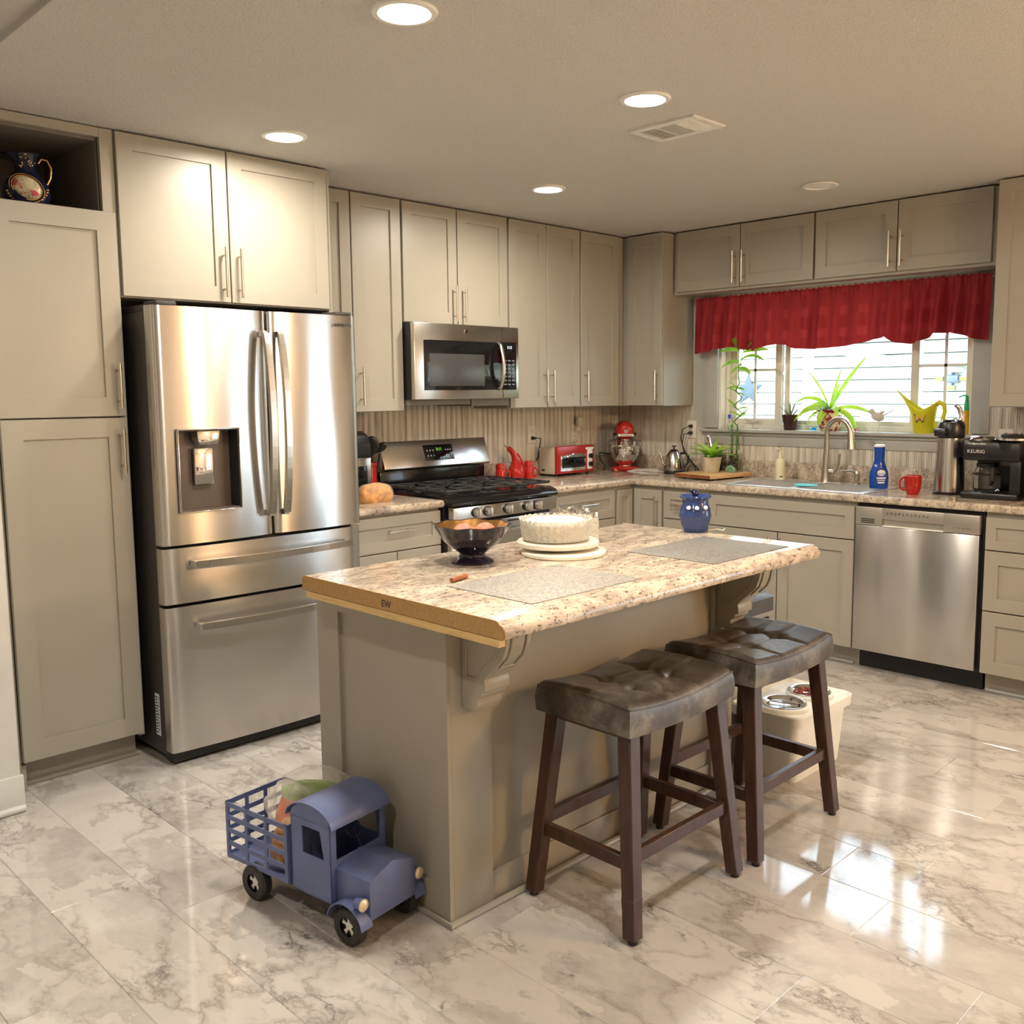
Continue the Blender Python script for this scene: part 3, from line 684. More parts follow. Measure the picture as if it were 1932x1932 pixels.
# ------------------------------------------------------------------ refrigerator
t = thing('refrigerator', 'large stainless french-door refrigerator with two drawers and dispenser', 'refrigerator', (-3.23, -.4, 0))
FX0, FX1, FS = -3.687, -2.778, -3.211
b = MB(); b.box(FX0+.006, FX1-.006, -.722, -.06, .03, 1.765, .004); b.box(FX0+.01, FX1-.01, -.71, -.1, 1.765, 1.79, .004)
b.box(FX0+.03, FX1-.03, -.70, -.1, .0, .03); obj('body', b, 'fridgeside', t)
b = MB(); b.box(FX0+.01, FX1-.01, -.765, -.70, .012, .05); obj('kick_plate', b, 'blackmat', t)
b = MB(); b.box(FX0+.02, FX0+.10, -.79, -.68, 1.785, 1.80, .004); b.box(FX1-.10, FX1-.02, -.79, -.68, 1.785, 1.80, .004); obj('hinge_cover', b, 'fridgeside', t)
def panel(b, x0, x1, z0, z1, yb, yf, bulge, hole=None, n=14):
    xs = [x0+(x1-x0)*i/n for i in range(n+1)]; zs = [z0, z1]
    if hole:
        xs = sorted(xs+[hole[0], hole[1]]); zs = [z0, hole[2], hole[3], z1]
        xs = [x for i, x in enumerate(xs) if i == 0 or x-xs[i-1] > .004 or x in hole]
    def Y(x):
        s_ = (x-x0)/(x1-x0)*2-1; e = min((x-x0), (x1-x)); r = .016
        ed = r-math.sqrt(max(0, r*r-(r-e)**2)) if e < r else 0
        return yf-bulge*(1-s_*s_)+bulge+ed*.9
    xs = sorted(set(xs+[x0+.004, x0+.010, x1-.004, x1-.010]))
    V = {}
    def v(x, z, back=False):
        k = (round(x, 5), round(z, 5), back)
        if k not in V: V[k] = b.b.verts.new((x, yb if back else Y(x), z))
        return V[k]
    inh = lambda x, z: hole and hole[0] < x < hole[1] and hole[2] < z < hole[3]
    f = []
    for i in range(len(xs)-1):
        for j in range(len(zs)-1):
            a, c, p, q = xs[i], xs[i+1], zs[j], zs[j+1]
            if not inh((a+c)/2, (p+q)/2): f.append(b.b.faces.new((v(a, p), v(c, p), v(c, q), v(a, q))))
        f.append(b.b.faces.new((v(xs[i], z1), v(xs[i+1], z1), v(xs[i+1], z1, True), v(xs[i], z1, True))))
        f.append(b.b.faces.new((v(xs[i], z0, True), v(xs[i+1], z0, True), v(xs[i+1], z0), v(xs[i], z0))))
    for x, sgn in ((x0, 1), (x1, -1)):
        for j in range(len(zs)-1):
            f.append(b.b.faces.new((v(x, zs[j]), v(x, zs[j+1]), v(x, zs[j+1], True), v(x, zs[j], True))) if zs[j] in (z0,) or True else None)
    bmesh.ops.recalc_face_normals(b.b, faces=f)
DZ = (.875, 1.783); HO = (-3.618, -3.370, 1.003, 1.316)
b = MB(); panel(b, FX0, FS-.004, DZ[0], DZ[1], -.728, -.805, .014, HO); ld = obj('door', b, 'steel', t, ang=50)
b = MB(); panel(b, FS+.004, FX1, DZ[0], DZ[1], -.728, -.805, .014); rd = obj('door', b, 'steel', t, ang=50)
b = MB(); panel(b, FX0, FX1, .645, .862, -.728, -.803, .020); d1 = obj('drawer', b, 'steel', t, ang=50)
b = MB(); panel(b, FX0, FX1, .055, .632, -.728, -.803, .020); d2 = obj('drawer', b, 'steel', t, ang=50)
b = MB(); x0, x1, z0, z1 = HO; yb = -.742
b.box(x0, x1, yb, yb+.004, z0, z1); b.box(x0-.001, x0+.004, -.812, yb, z0, z1); b.box(x0, x1, -.816, yb, z0-.002, z0+.004); b.box(x0, x1, -.814, yb, z1-.004, z1+.001)
disp = obj('dispenser', b, 'disp', t)
b = MB(); b.box(x1-.004, x1+.001, -.818, yb, z0, z1); obj('side_wall', b, 'blackmat', disp)
b = MB()
for q in ((x0-.004, x0, z0-.004, z1+.003), (x1, x1+.004, z0-.004, z1+.003), (x0-.004, x1+.004, z0-.005, z0-.001), (x0-.004, x1+.004, z1, z1+.004)): b.box(q[0], q[1], -.8215, -.806, q[2], q[3], .001)
obj('bezel', b, 'chrome', disp)
b = MB(); xc = -3.49; b.prism([(xc-.048, z1-.005), (xc+.048, z1-.005), (xc+.044, z1-.045), (xc+.036, z1-.058), (xc-.036, z1-.058), (xc-.044, z1-.045)], 'y', -.806, -.75, .003); obj('spout', b, 'chrome', disp)
b = MB(); b.box(xc-.046, xc+.034, -.772, -.758, 1.10, 1.243, .004); obj('paddle', b, 'chrome', disp)
def fhandle(p0, p1, out, parent):
    p0, p1 = Vector(p0), Vector(p1); b = MB(); n = 16; pts = []
    hz = abs(p0.z-p1.z) < .01
    for i in range(n+1):
        s_ = i/n; p = p0.lerp(p1, s_); p.y -= out*(.45+.55*math.sin(PI*s_)**.8) ; pts.append(p)
    for a, c in zip(pts, pts[1:]): b.bar(a, c, .020 if not hz else .020, .026, up=(0, 1, 0), bev=0)
    for p, q in ((p0, pts[0]), (p1, pts[-1])): b.bar(p+Vector((0, .01, 0)), q, .024, .022, up=(0, 0, 1), bev=.002)
    obj('handle', b, 'steel2', parent)
fhandle((-3.243, -.808, .967), (-3.243, -.808, 1.69), .062, ld); fhandle((-3.176, -.808, .967), (-3.176, -.808, 1.69), .062, rd)
fhandle((-3.575, -.812, .800), (-2.862, -.812, .800), .055, d1); fhandle((-3.565, -.812, .552), (-2.875, -.812, .552), .055, d2)
b = MB(); b.text('SAMSUNG', .0185, TA(-2.858, -.8145, 1.735), .0012); obj('lettering', b, 'ink', rd)
b = MB(); b.box(FX0+.004, FX0+.0062, -.672, -.635, .10, .27); o = obj('sticker', b, 'label', t); b = MB()
for k in range(13): b.box(FX0+.0032, FX0+.0044, -.655 if k % 3 else -.66, -.640, .11+k*.012, .115+k*.012)
for k in range(9): b.box(FX0+.0032, FX0+.0044, -.668, -.664, .12+k*.016, .13+k*.016)
obj('print', b, 'ink', o)

# ------------------------------------------------------------------ microwave
t = thing('microwave', 'stainless over-the-range microwave with black glass door', 'microwave', (-1.77, -.2, 1.41))
b = MB(); b.box(-2.148, -1.392, -.372, -.012, 1.415, 1.812, .003); obj('body', b, 'black', t)
b = MB(); b.prism([(-2.148, 1.415), (-1.392, 1.415), (-1.392, 1.812), (-2.148, 1.812)], 'y', -.405, -.374, .004)
dr = obj('door', b, 'steel2', t)
b = MB(); b.box(-2.085, -1.49, -.4075, -.404, 1.463, 1.725, .001); obj('glass', b, 'blackglass', dr)
b = MB(); b.box(-2.05, -1.66, -.4085, -.407, 1.485, 1.655, .0005); obj('screen', b, mat('mesh_screen', (.05, .052, .052), .25), dr)
b = MB(); b.box(-1.522, -1.415, -.4085, -.404, 1.463, 1.728, .001); cp = obj('control_panel', b, 'blackglass', t)
b = MB()
for r in range(7):
    for c in range(3): b.box(-1.512+c*.031, -1.492+c*.031, -.4091, -.4084, 1.49+r*.022, 1.497+r*.022)
obj('key_marks', b, mat('key_print', (.16, .19, .24), .5), cp)
b = MB(); b.text('3:12', .022, TA(-1.468, -.4088, 1.692), .0003); obj('clock_digits', b, 'wht', cp)
b = MB(); pts = [(-1.550, -.405-.042*math.sin(PI*min(1, max(0, i/12)))**.5, 1.465+.26*i/12) for i in range(13)]
b.tube(pts, .0125, 10, flat=.8); obj('handle', b, 'steel2', dr)
b = MB(); b.cyl((-1.79, -.409, 1.775), (-1.79, -.405, 1.775), .013, seg=24); obj('emblem', b, 'chrome', dr)
b = MB(); b.tube([(-1.79+.0085*math.cos(a*PI/8), -.4095, 1.775+.0085*math.sin(a*PI/8)) for a in range(17)], .001, 6); obj('emblem_ring', b, 'ink', dr)
b = MB(); b.box(-2.14, -1.70, -.33, -.02, 1.385, 1.4155); b.box(-1.69, -1.40, -.33, -.02, 1.375, 1.4155); obj('vent_bottom', b, mat('grey_filter', (.20, .19, .16), .5), t)
b = MB(); b.box(-1.519, -1.517, -.4062, -.4045, 1.416, 1.811); obj('door_seam', b, 'black', dr)

# ------------------------------------------------------------------ range
t = thing('gas_range', 'stainless and black gas range between the counters', 'stove', (-1.785, -.33, 0))
RX0, RX1 = -2.168, -1.404
b = MB(); b.box(RX0, RX1, -.64, -.04, .03, .893, .003); b.box(RX0+.03, RX1-.03, -.60, -.1, 0, .03); obj('body', b, 'black', t)
b = MB(); b.prism([(-.715, .895), (-.70, .915), (-.66, .928), (-.11, .928), (-.11, .893), (-.64, .893), (-.66, .885), (-.71, .880)], 'x', RX0-.004, RX1+.004, .003); obj('cooktop', b, 'enamel', t)
b = MB(); b.prism([(-.668, .80), (-.705, .806), (-.712, .874), (-.668, .878)], 'x', RX0+.004, RX1-.004, .003); cp = obj('control_panel', b, 'steel2', t)
for x in (-2.014, -1.933, -1.788, -1.641, -1.566):
    b = MB(); b.cyl((x, -.709, .840), (x, -.719, .840), .026, seg=28); o = obj('knob', b, 'black', cp)
    b = MB(); b.cyl((x, -.718, .840), (x, -.738, .840), .023, .020, seg=28); b.box(x-.005, x+.005, -.750, -.736, .819, .861, .002); obj('knob_grip', b, 'satin', o)
b = MB(); b.box(RX0+.005, RX1-.005, -.690, -.642, .20, .788, .006); od = obj('oven_door', b, 'steel2', t)
b = MB(); b.box(RX0+.10, RX1-.10, -.6925, -.688, .33, .62, .002); obj('oven_glass', b, 'blackglass', od)
b = MB()
for k in range(4): b.box(RX0+.05+k*.175, RX0+.19+k*.175, -.6915, -.689, .768, .776)
obj('vent_slots', b, 'black', od)
b = MB(); b.tube([(RX0+.05, -.69, .725), (RX0+.05, -.735, .735), (RX1-.05, -.735, .735), (RX1-.05, -.69, .725)], .011, 10); obj('handle', b, 'steel2', od)
b = MB(); b.box(RX0+.005, RX1-.005, -.685, -.642, .045, .19, .006); obj('warming_drawer', b, 'steel2', t)
b = MB(); b.box(RX0, RX1, -.115, -.035, .893, 1.03, .003); bgd = obj('backguard', b, 'enamel', t)
b = MB(); b.prism([(-.150, 1.030), (-.165, 1.040), (-.115, 1.185), (-.06, 1.185), (-.05, 1.02)], 'x', RX0-.004, RX1+.004, .004); cp = obj('control_console', b, 'steel2', t)
sl_ = math.atan2(.05, .145)
Mc = Matrix.Translation((-1.775, -.1395, 1.115)) @ Matrix.Rotation(PI/2-sl_, 4, 'X')
b = MB(); b.box(-.105, .105, -.045, .045, 0, .003, .001); bmesh.ops.transform(b.b, matrix=Mc, verts=b.b.verts); dg = obj('display', b, 'blackglass', cp)
b = MB(); b.text('3:11', .024, Mc @ Matrix.Translation((.002, .010, .0034)), .0003); obj('clock_digits', b, 'grn', dg)
b = MB()
for k in (-4, -3, -2, 2.5, 3.3, 4.1):
    for r in (.012, -.018): b.box(k*.021-.004, k*.021+.004, r-.004, r+.004, .003, .0036)
bmesh.ops.transform(b.b, matrix=Mc, verts=b.b.verts); obj('key_marks', b, mat('pale_print', (.35, .4, .4), .5), dg)
# grates and burners
for gx in (-2.045, -1.786, -1.527):
    b = MB(); h = .952; w_ = .118
    for x in (gx-w_, gx+w_): b.bar((x, -.655, h), (x, -.150, h), .012, .014)
    for y in (-.655, -.150): b.bar((gx-w_, y, h), (gx+w_, y, h), .012, .014)
    b.bar((gx-w_, -.40, h), (gx+w_, -.40, h), .010, .012)
    for y in (-.53, -.275):
        for k in range(6):
            a = k*PI/3+PI/6; b.bar((gx+.030*math.cos(a), y+.030*math.sin(a), h+.002), (gx+.105*math.cos(a), y+.105*math.sin(a), h+.002), .008, .012)
    for x in (gx-w_, gx+w_):
        for y in (-.655, -.40, -.150): b.bar((x, y, .926), (x, y, h), .012, .012)
    obj('grate', b, 'iron', t)
for gx in (-2.045, -1.527):
    for y in (-.53, -.275):
        b = MB(); b.lathe([(.048, .926), (.046, .936), (.036, .940), (.034, .946), (.02, .948)], (gx, y, 0), 24); obj('burner', b, 'blackmat', t)
b = MB(); b.lathe([(.052, .926), (.050, .936), (.04, .944), (.02, .946)], (-1.786, -.40, 0), 24, lambda a, r, z: (r*math.cos(a), 2.0*r*math.sin(a), z)); obj('burner', b, 'blackmat', t)

# ------------------------------------------------------------------ dishwasher
t = thing('dishwasher', 'stainless dishwasher under the counter right of the sink', 'dishwasher', (-.33, -2.385, 0))
b = MB(); b.box(-.60, -.02, -2.702, -2.082, .10, .868); b.box(-.535, -.1, -2.70, -2.084, 0, .105); obj('body', b, 'blackmat', t)
b = MB(); b.box(-.640, -.604, -2.692, -2.084, .112, .762, .004); obj('door', b, 'steel', t)
b = MB(); hy0, hy1, hz0, hz1 = -2.525, -2.225, .768, .800
b.box(-.642, -.604, -2.692, hy0, .764, .856, .003); b.box(-.642, -.604, hy1, -2.084, .764, .856, .003); b.box(-.642, -.604, hy0-.002, hy1+.002, hz1, .856, .003); b.box(-.628, -.604, hy0-.002, hy1+.002, .764, .803)
b.prism([(-.642, .764), (-.628, .764), (-.628, .772), (-.640, .769)], 'y', hy0, hy1)
cp = obj('control_panel', b, mat('satin_panel', (.46, .43, .37), .35, .7), t)
b = MB()
for z in (.793, .784, .775): b.box(-.6432, -.6418, -2.185, -2.115, z, z+.0045)
obj('vent_slots', b, 'black', cp)
b = MB()
for k in range(11): b.box(-.6431, -.6419, -2.255-k*.020, -2.245-k*.020, .826+.003*(k % 2), .829+.003*(k % 2)); b.box(-.6431, -.6419, -2.253-k*.020, -2.249-k*.020, .834, .838)
for k in range(4): b.box(-.6431, -.6419, -2.58-k*.022, -2.57-k*.022, .789, .791)
obj('panel_print', b, 'ink', cp)
# ------------------------------------------------------------------ sink
t = thing('sink', 'stainless double-bowl sink set in the counter under the window', 'sink', (-.35, -1.675, .914))
b = MB(); RX = (-.605, -.095); RY = (-2.105, -1.245); zt = .9185; bw = [(-.565, -.215, -1.655, -1.285), (-.565, -.215, -2.065, -1.695)]
slab(b, [(RX[0], -.565, RY[0], RY[1]), (-.565, -.215, -1.285, RY[1]), (-.565, -.215, -1.695, -1.655), (-.565, -.215, RY[0], -2.065), (-.215, RX[1], RY[0], RY[1])], .9135, zt, .0018)
for x0, x1, y0, y1 in bw:
    zb = .735
    for q in ((x0-.003, x0, y0, y1), (x1, x1+.003, y0, y1), (x0, x1, y0-.003, y0), (x0, x1, y1, y1+.003)): b.box(q[0], q[1], q[2], q[3], zb, zt-.001)
    b.box(x0-.003, x1+.003, y0-.003, y1+.003, zb-.003, zb)
obj('basin', b, mat('sink_steel', (.78, .78, .77), .36, 1), t)
for x0, x1, y0, y1 in bw:
    b = MB(); b.lathe([(.045, .7352), (.043, .738), (.02, .737)], ((x0+x1)/2, (y0+y1)/2, 0), 24); obj('drain', b, 'chrome', t)
b = MB(); b.ell((-.45, -1.70, .925), (.05, .07, .008), 18, 8); tag(obj('sponge', b, 'cyan', loc=(-.45, -1.70, .9185)), 'bright cyan sponge lying on the sink divider', 'sponge')
# faucet
fx, fy = -.155, -1.665
t = thing('faucet', 'brushed nickel gooseneck faucet behind the sink', 'faucet', (fx, fy, .9185))
b = MB(); b.lathe([(.033, .9185), (.030, .93), (.026, .99), (.021, 1.05), (.0165, 1.10), (.0155, 1.16)], (fx, fy, 0), 24)
b.lathe([(.030, .9186), (.030, .922)], (fx, fy, 0), 24, lambda a, r, z: (r*math.cos(a), 3.5*r*math.sin(a), z)); obj('base', b, 'nickel', t)
b = MB(); ux, uy = -.20, -.98   # spout swings toward the right bowl
pts = [(fx, fy, 1.10)]
R = .080
for i in range(17):
    a = PI-PI*i/16*.98; pts.append((fx+ux*(R+R*math.cos(a)), fy+uy*(R+R*math.cos(a)), 1.205+R*math.sin(a)*.95))
b.tube(pts, .0145, 16); obj('spout', b, 'nickel', t)
e = Vector(pts[-1]); b = MB(); b.tube([e+Vector((0, 0, .004)), e+Vector((ux*.006, uy*.006, -.045)), e+Vector((ux*.012, uy*.012, -.095))], [.016, .019, .026], 18); obj('spray_head', b, 'nickel', t)
b = MB(); b.cyl((fx, fy-.015, .985), (fx, fy-.052, .985), .016, .014, 16); b.tube([(fx, fy-.045, .985), (fx-.006, fy-.065, 1.0), (fx-.010, fy-.080, 1.03), (fx-.012, fy-.086, 1.085)], [.013, .010, .008, .007], 12); obj('lever', b, 'nickel', t)
t = thing('soap_dispenser', 'small nickel soap pump beside the faucet', 'soap dispenser', (-.17, -1.86, .9185))
b = MB(); b.lathe([(.019, .9185), (.019, .93), (.013, .936), (.013, .95), (.016, .955), (.016, .985), (.012, .992)], (-.17, -1.86, 0), 20); obj('body', b, 'nickel', t)
b = MB(); b.tube([(-.17, -1.86, .985), (-.20, -1.835, .994), (-.235, -1.80, .994), (-.25, -1.785, .984)], [.006, .006, .005, .004], 10); obj('nozzle', b, 'nickel', t)

# ------------------------------------------------------------------ island
IX0, IX1, IYN, IYF, IZ = -3.786, -2.292, -2.770, -1.924, .93
t = thing('kitchen_island', 'grey panelled kitchen island base under the speckled top', 'kitchen island', (-2.97, -2.1, 0))
b = MB(); b.box(-3.645, -2.30, -2.395, -1.80, 0, .884); obj('body', b, 'paint', t)
b = MB()   # end panel facing left: frame with a deep recessed field
def frameB(b, x0, x1, y0, y1, z0, z1, st0, st1, top, bot, rec):
    b.box(x0, x1, y0, y0+st0, z0, z1); b.box(x0, x1, y1-st1, y1, z0, z1); b.box(x0, x1, y0+st0, y1-st1, z1-top, z1); b.box(x0, x1, y0+st0, y1-st1, z0, z0+bot); b.box(x0+rec, x1, y0+st0, y1-st1, z0+bot, z1-top)
frameB(b, -3.662, -3.645, -2.412, -1.80, 0, .884, .080, .112, .085, .10, .012)
obj('end_panel', b, 'paint', t)
for x0, x1 in ((-3.648, -3.502), (-2.415, -2.285)):
    b = MB(); b.box(x0, x1, -2.413, -2.395, 0, .884, .002); obj('post', b, 'paint', t)
b = MB()
for z0, z1 in ((0, .095),): b.box(-3.502, -2.415, -2.402, -2.395, z0, z1, .002)
b.tube([(-3.668, -1.80, .008), (-3.668, -2.42, .008), (-2.29, -2.42, .008)], .011, 8); obj('shoe_moulding', b, 'paint', t)
# corbels
def corbel(x0, x1, label):
    y0 = -2.414; prof = [(0, .884), (.185, .884), (.187, .862), (.176, .850), (.178, .835), (.172, .80), (.160, .770), (.128, .738), (.098, .712), (.088, .700), (.092, .688), (.092, .668), (.078, .662), (.078, .654), (.060, .640), (.060, .622), (.052, .606), (0, .606)]
    b = MB(); b.prism([(y0-d, z) for d, z in prof], 'x', x0, x1, .002)
    o = obj('corbel', b, 'paint', loc=((x0+x1)/2, y0, .606)); tag(o, label, 'corbel', None)
    # raised scroll outlines on the side and front
    b = MB(); side = [(.022, .845), (.150, .845), (.150, .80), (.135, .772), (.100, .742), (.072, .715), (.060, .700), (.022, .700), (.022, .845)]
    for x in (x0-.001, x1+.001): b.tube([(x, y0-d, z) for d, z in side], .0028, 6)
    obj('side_moulding', b, 'paint', o)
    b = MB()
    fr = [(.180, .835), (.174, .80), (.162, .770), (.130, .738)]
    for x in (x0+.018, x1-.018): b.tube([(x, y0-d-.001, z) for d, z in fr], .0028, 6)
    b.tube([(x0+.018, y0-.181, .835), (x1-.018, y0-.181, .835)], .0028, 6); b.tube([(x0+.018, y0-.131, .738), (x1-.018, y0-.131, .738)], .0028, 6)
    obj('front_moulding', b, 'paint', o)
corbel(-3.610, -3.520, 'grey scrolled corbel under the near corner of the island top')
corbel(-2.400, -2.310, 'grey scrolled corbel under the far end of the island top')
# island top
prof = [(IYF, .888), (IYF, .915), (IYF-.006, .926), (IYF-.016, IZ), (IYN+.034, IZ), (IYN+.024, .927), (IYN+.019, .921), (IYN+.010, .919), (IYN+.002, .911), (IYN, .899), (IYN+.004, .889), (IYN+.014, .886), (IYN+.03, .888)]
b = MB(); b.prism(prof, 'x', IX0+.002, IX1-.03)
# mitred far end with the same moulded edge
pr2 = [(IX1-.034, IZ), (IX1-.024, .927), (IX1-.019, .921), (IX1-.010, .919), (IX1-.002, .911), (IX1, .899), (IX1-.004, .889), (IX1-.034, .888)]
b.prism(pr2, 'y', IYN+.030, IYF)
b.prism([(IX1-.034, IYN+.012), (IX1-.010, IYN+.020), (IX1-.004, IYN+.034), (IX1-.034, IYN+.034)], 'z', .888, .919)
b.prism([(IX1-.034, IYN+.020), (IX1-.024, IYN+.034), (IX1-.034, IYN+.034)], 'z', .919, IZ)
it = tag(obj('island_countertop', b, 'granite', loc=(-3.04, -2.35, .886)), 'speckled beige island countertop with a raw left edge', 'countertop')
b = MB(); b.prism(prof, 'x', IX0-.0005, IX0+.0018); re_ = obj('raw_edge', b, 'mdf', it)
b = MB(); b.box(IX0+.0, IX0+.02, IYN+.022, IYF-.02, .868, .8862); b.box(IX0+.02, IX1-.05, IYN+.04, IYF-.02, .884, .8862); obj('plywood_strip', b, 'ply', it)
b = MB(); b.text('EW', .026, TB(IX0-.0012, -2.325, .897), .0003); obj('pen_mark', b, 'ink', re_)
for nm, (x0, x1, y0, y1), mm, lb in (('placemat', (-3.612, -3.176, -2.683, -2.36), 'mat', 'woven grey placemat at the near end of the island'), ('placemat', (-2.856, -2.422, -2.708, -2.372), 'mat2', 'woven grey placemat at the far end of the island')):
    b = MB(); b.box(x0, x1, y0, y1, IZ, IZ+.0022, .0006); tag(obj(nm, b, mm, loc=((x0+x1)/2, (y0+y1)/2, IZ)), lb, 'placemat')
b = MB(); b.tube([(-3.572, -2.335, IZ+.0075), (-3.545, -2.327, IZ+.0075), (-3.50, -2.315, IZ+.0075)], [.0065, .0075, .0065], 10)
tag(obj('cinnamon_stick', b, 'cinn', loc=(-3.535, -2.325, IZ)), 'small brown cinnamon stick on the island near the bowl', 'cinnamon stick')
# bowl
bx, by = -3.315, -2.135
t = thing('pedestal_bowl', 'dark iridescent glass pedestal bowl on the island', 'bowl', (bx, by, IZ))
def oct_(a, r, z):
    k = (z-IZ)/.12; wv = 1+(.022*k)*math.cos(8*a); return (r*wv*math.cos(a), r*wv*math.sin(a), z+(.002*math.cos(8*a) if k > .9 else 0))
b = MB(); b.lathe([(.001, IZ), (.066, IZ), (.066, IZ+.006), (.052, IZ+.013), (.040, IZ+.020), (.040, IZ+.030), (.062, IZ+.046), (.088, IZ+.068), (.103, IZ+.092), (.118, IZ+.114), (.121, IZ+.118), (.116, IZ+.119), (.100, IZ+.094), (.082, IZ+.068), (.055, IZ+.050), (.001, IZ+.044)], (bx, by, 0), 64, oct_); obj('bowl', b, 'carnival', t, ang=60)
b = MB(); b.lathe([(.050, IZ+.050), (.080, IZ+.0695), (.0975, IZ+.095), (.112, IZ+.1175)], (bx, by, 0), 64, oct_, cap=False); obj('lustre_lining', b, 'carnin', t, ang=60)
for i, (dx, dy, dz, mm, lb) in enumerate(((-.035, .0, .088, 'apple', 'left peach of the fruit in the dark bowl'), (.038, -.018, .090, 'peach', 'right peach of the fruit in the dark bowl'), (.005, .045, .085, 'peach', 'rear peach of the fruit in the dark bowl'))):
    b = MB(); b.ell((bx+dx, by+dy, IZ+dz), (.034, .034, .031)); tag(obj('peach', b, 'peach', loc=(bx+dx, by+dy, IZ+dz-.031)), lb, 'fruit', 'peaches in the bowl')
# turntable and cake dome
cx_, cy_ = -3.015, -2.215
t = thing('lazy_susan', 'cream marble turntable carrying a lower disc and a raised plate', 'lazy susan', (cx_, cy_, IZ))
b = MB(); b.lathe([(.132, IZ), (.136, IZ+.004), (.136, IZ+.012), (.132, IZ+.015)], (cx_-.005, cy_-.03, 0), 64); obj('base', b, 'slab', t)
b = MB(); b.lathe([(.050, IZ+.015), (.050, IZ+.026)], (cx_, cy_-.01, 0), 32); obj('bearing', b, 'blackmat', t)
b = MB(); b.lathe([(.128, IZ+.026), (.133, IZ+.030), (.133, IZ+.040), (.130, IZ+.043)], (cx_, cy_, 0), 64); obj('top', b, 'slab', t)
t = thing('crystal_cake_dome', 'round cut-crystal bowl with scalloped rim on the turntable', 'crystal dish', (cx_, cy_, IZ+.043))
zc = IZ+.0432
def scal(a, r, z):
    k = (z-zc)/.068; f = 1+.012*math.cos(32*a)*min(1, k*3); return (r*f*math.cos(a), r*f*math.sin(a), z+(.0035*math.cos(32*a) if k > .95 else 0))
b = MB(); b.lathe([(.001, zc), (.098, zc), (.108, zc+.006), (.112, zc+.035), (.118, zc+.070), (.113, zc+.0705), (.107, zc+.035), (.103, zc+.010), (.001, zc+.006)], (cx_-.005, cy_+.005, 0), 192, scal); obj('dish', b, 'crystal', t, ang=50)
b = MB(); b.lathe([(.001, zc+.0065), (.094, zc+.0065), (.097, zc+.025), (.097, zc+.045), (.088, zc+.0455), (.001, zc+.0455)], (cx_-.005, cy_+.005, 0), 48); ck = obj('cake', b, 'cakein', t)
b = MB(); rn = random.Random(2); b.lathe([(.097, zc+.0456), (.100, zc+.056), (.094, zc+.066), (.070, zc+.070), (.001, zc+.070)], (cx_-.005, cy_+.005, 0), 48, lambda a, r, z: (r*(1+.02*math.sin(9*a))*math.cos(a), r*(1+.02*math.sin(9*a))*math.sin(a), z)); obj('frosting', b, 'cake', ck)
# jars behind the cake
def jar(x, y, r, h, label, fill, caph=.022, name='spice_jar', cat='jar'):
    t = thing(name, label, cat, (x, y, IZ))
    b = MB(); b.lathe([(.001, IZ+.0002), (r, IZ+.0002), (r, IZ+h*.8), (r*.9, IZ+h*.86), (.001, IZ+h*.86)], (x, y, 0), 28); obj('jar_glass', b, 'crystal', t)
    if fill: b = MB(); b.lathe([(.001, IZ+.004), (r*.9, IZ+.004), (r*.9, IZ+h*.5), (.001, IZ+h*.5)], (x, y, 0), 20); obj('contents', b, fill, t)
    b = MB(); b.lathe([(r*1.02, IZ+h*.865), (r*1.04, IZ+h), (r*.98, IZ+h+.003), (.001, IZ+h+.003)], (x, y, 0), 28); obj('lid', b, 'chrome', t)
jar(-2.797, -2.045, .029, .117, 'chrome-lidded glass jar behind the cake, leftmost of three', 'ivory')
jar(-2.780, -2.111, .027, .116, 'chrome-lidded glass jar of brown spice behind the cake', 'cinn')
jar(-2.790, -2.170, .020, .106, 'slim salt shaker with chrome top at the right of the cake', None, name='salt_shaker', cat='salt shaker')
# blue wax warmer
wx, wy = -2.335, -2.275
t = thing('wax_warmer', 'glossy blue ceramic wax warmer with lit cutouts on the island', 'wax warmer', (wx, wy, IZ))
z = IZ; R_ = .058
def rib(a, r, zz):
    k = .96+.04*abs(math.cos(14*a)) if zz < z+.062 else 1; return (r*k*math.cos(a), r*k*math.sin(a), zz)
b = MB(); b.lathe([(.001, z), (.038, z), (.042, z+.006), (.052, z+.03), (.057, z+.055), (.059, z+.060), (.058, z+.064), (.055, z+.088), (.047, z+.104), (.046, z+.118), (.056, z+.128), (.060, z+.131), (.058, z+.136), (.052, z+.134), (.048, z+.124), (.001, z+.124)], (wx, wy, 0), 112, rib); wb = obj('body', b, 'blueg', t)
b = MB(); b.ell((wx, wy, z+.142), (.016, .012, .014)); b.ell((wx-.012, wy+.008, z+.152), (.008, .008, .008)); obj('lid_knob', b, 'bluedk', t)
for a in (-2.42, -3.0, -1.75):
    p = Vector((wx+.0535*math.cos(a), wy+.0535*math.sin(a), z+.094)); q = p+Vector((math.cos(a), math.sin(a), 0))*.003
    b = MB(); b.cyl(p-Vector((math.cos(a), math.sin(a), 0))*.006, q, .0068, seg=14); obj('lit_hole', b, 'glow', wb)
    for k in (-1, 1):
        b = MB(); b.tube([(wx+(.0555+.0022*math.sin(i/8*PI))*math.cos(a+k*i/8*.30), wy+(.0555+.0022*math.sin(i/8*PI))*math.sin(a+k*i/8*.30), z+.092-.010*math.sin(i/8*PI)) for i in range(9)], .0012, 6); obj('incised_line', b, 'bluedk', wb)
b = MB(); b.tube([(wx+.03, wy-.035, IZ+.004), (wx+.05, wy-.065, IZ+.010), (wx+.07, wy-.075, IZ+.003), (wx+.12, wy-.05, IZ+.003)], .0022, 8); obj('power_cord', b, 'ivory', t)

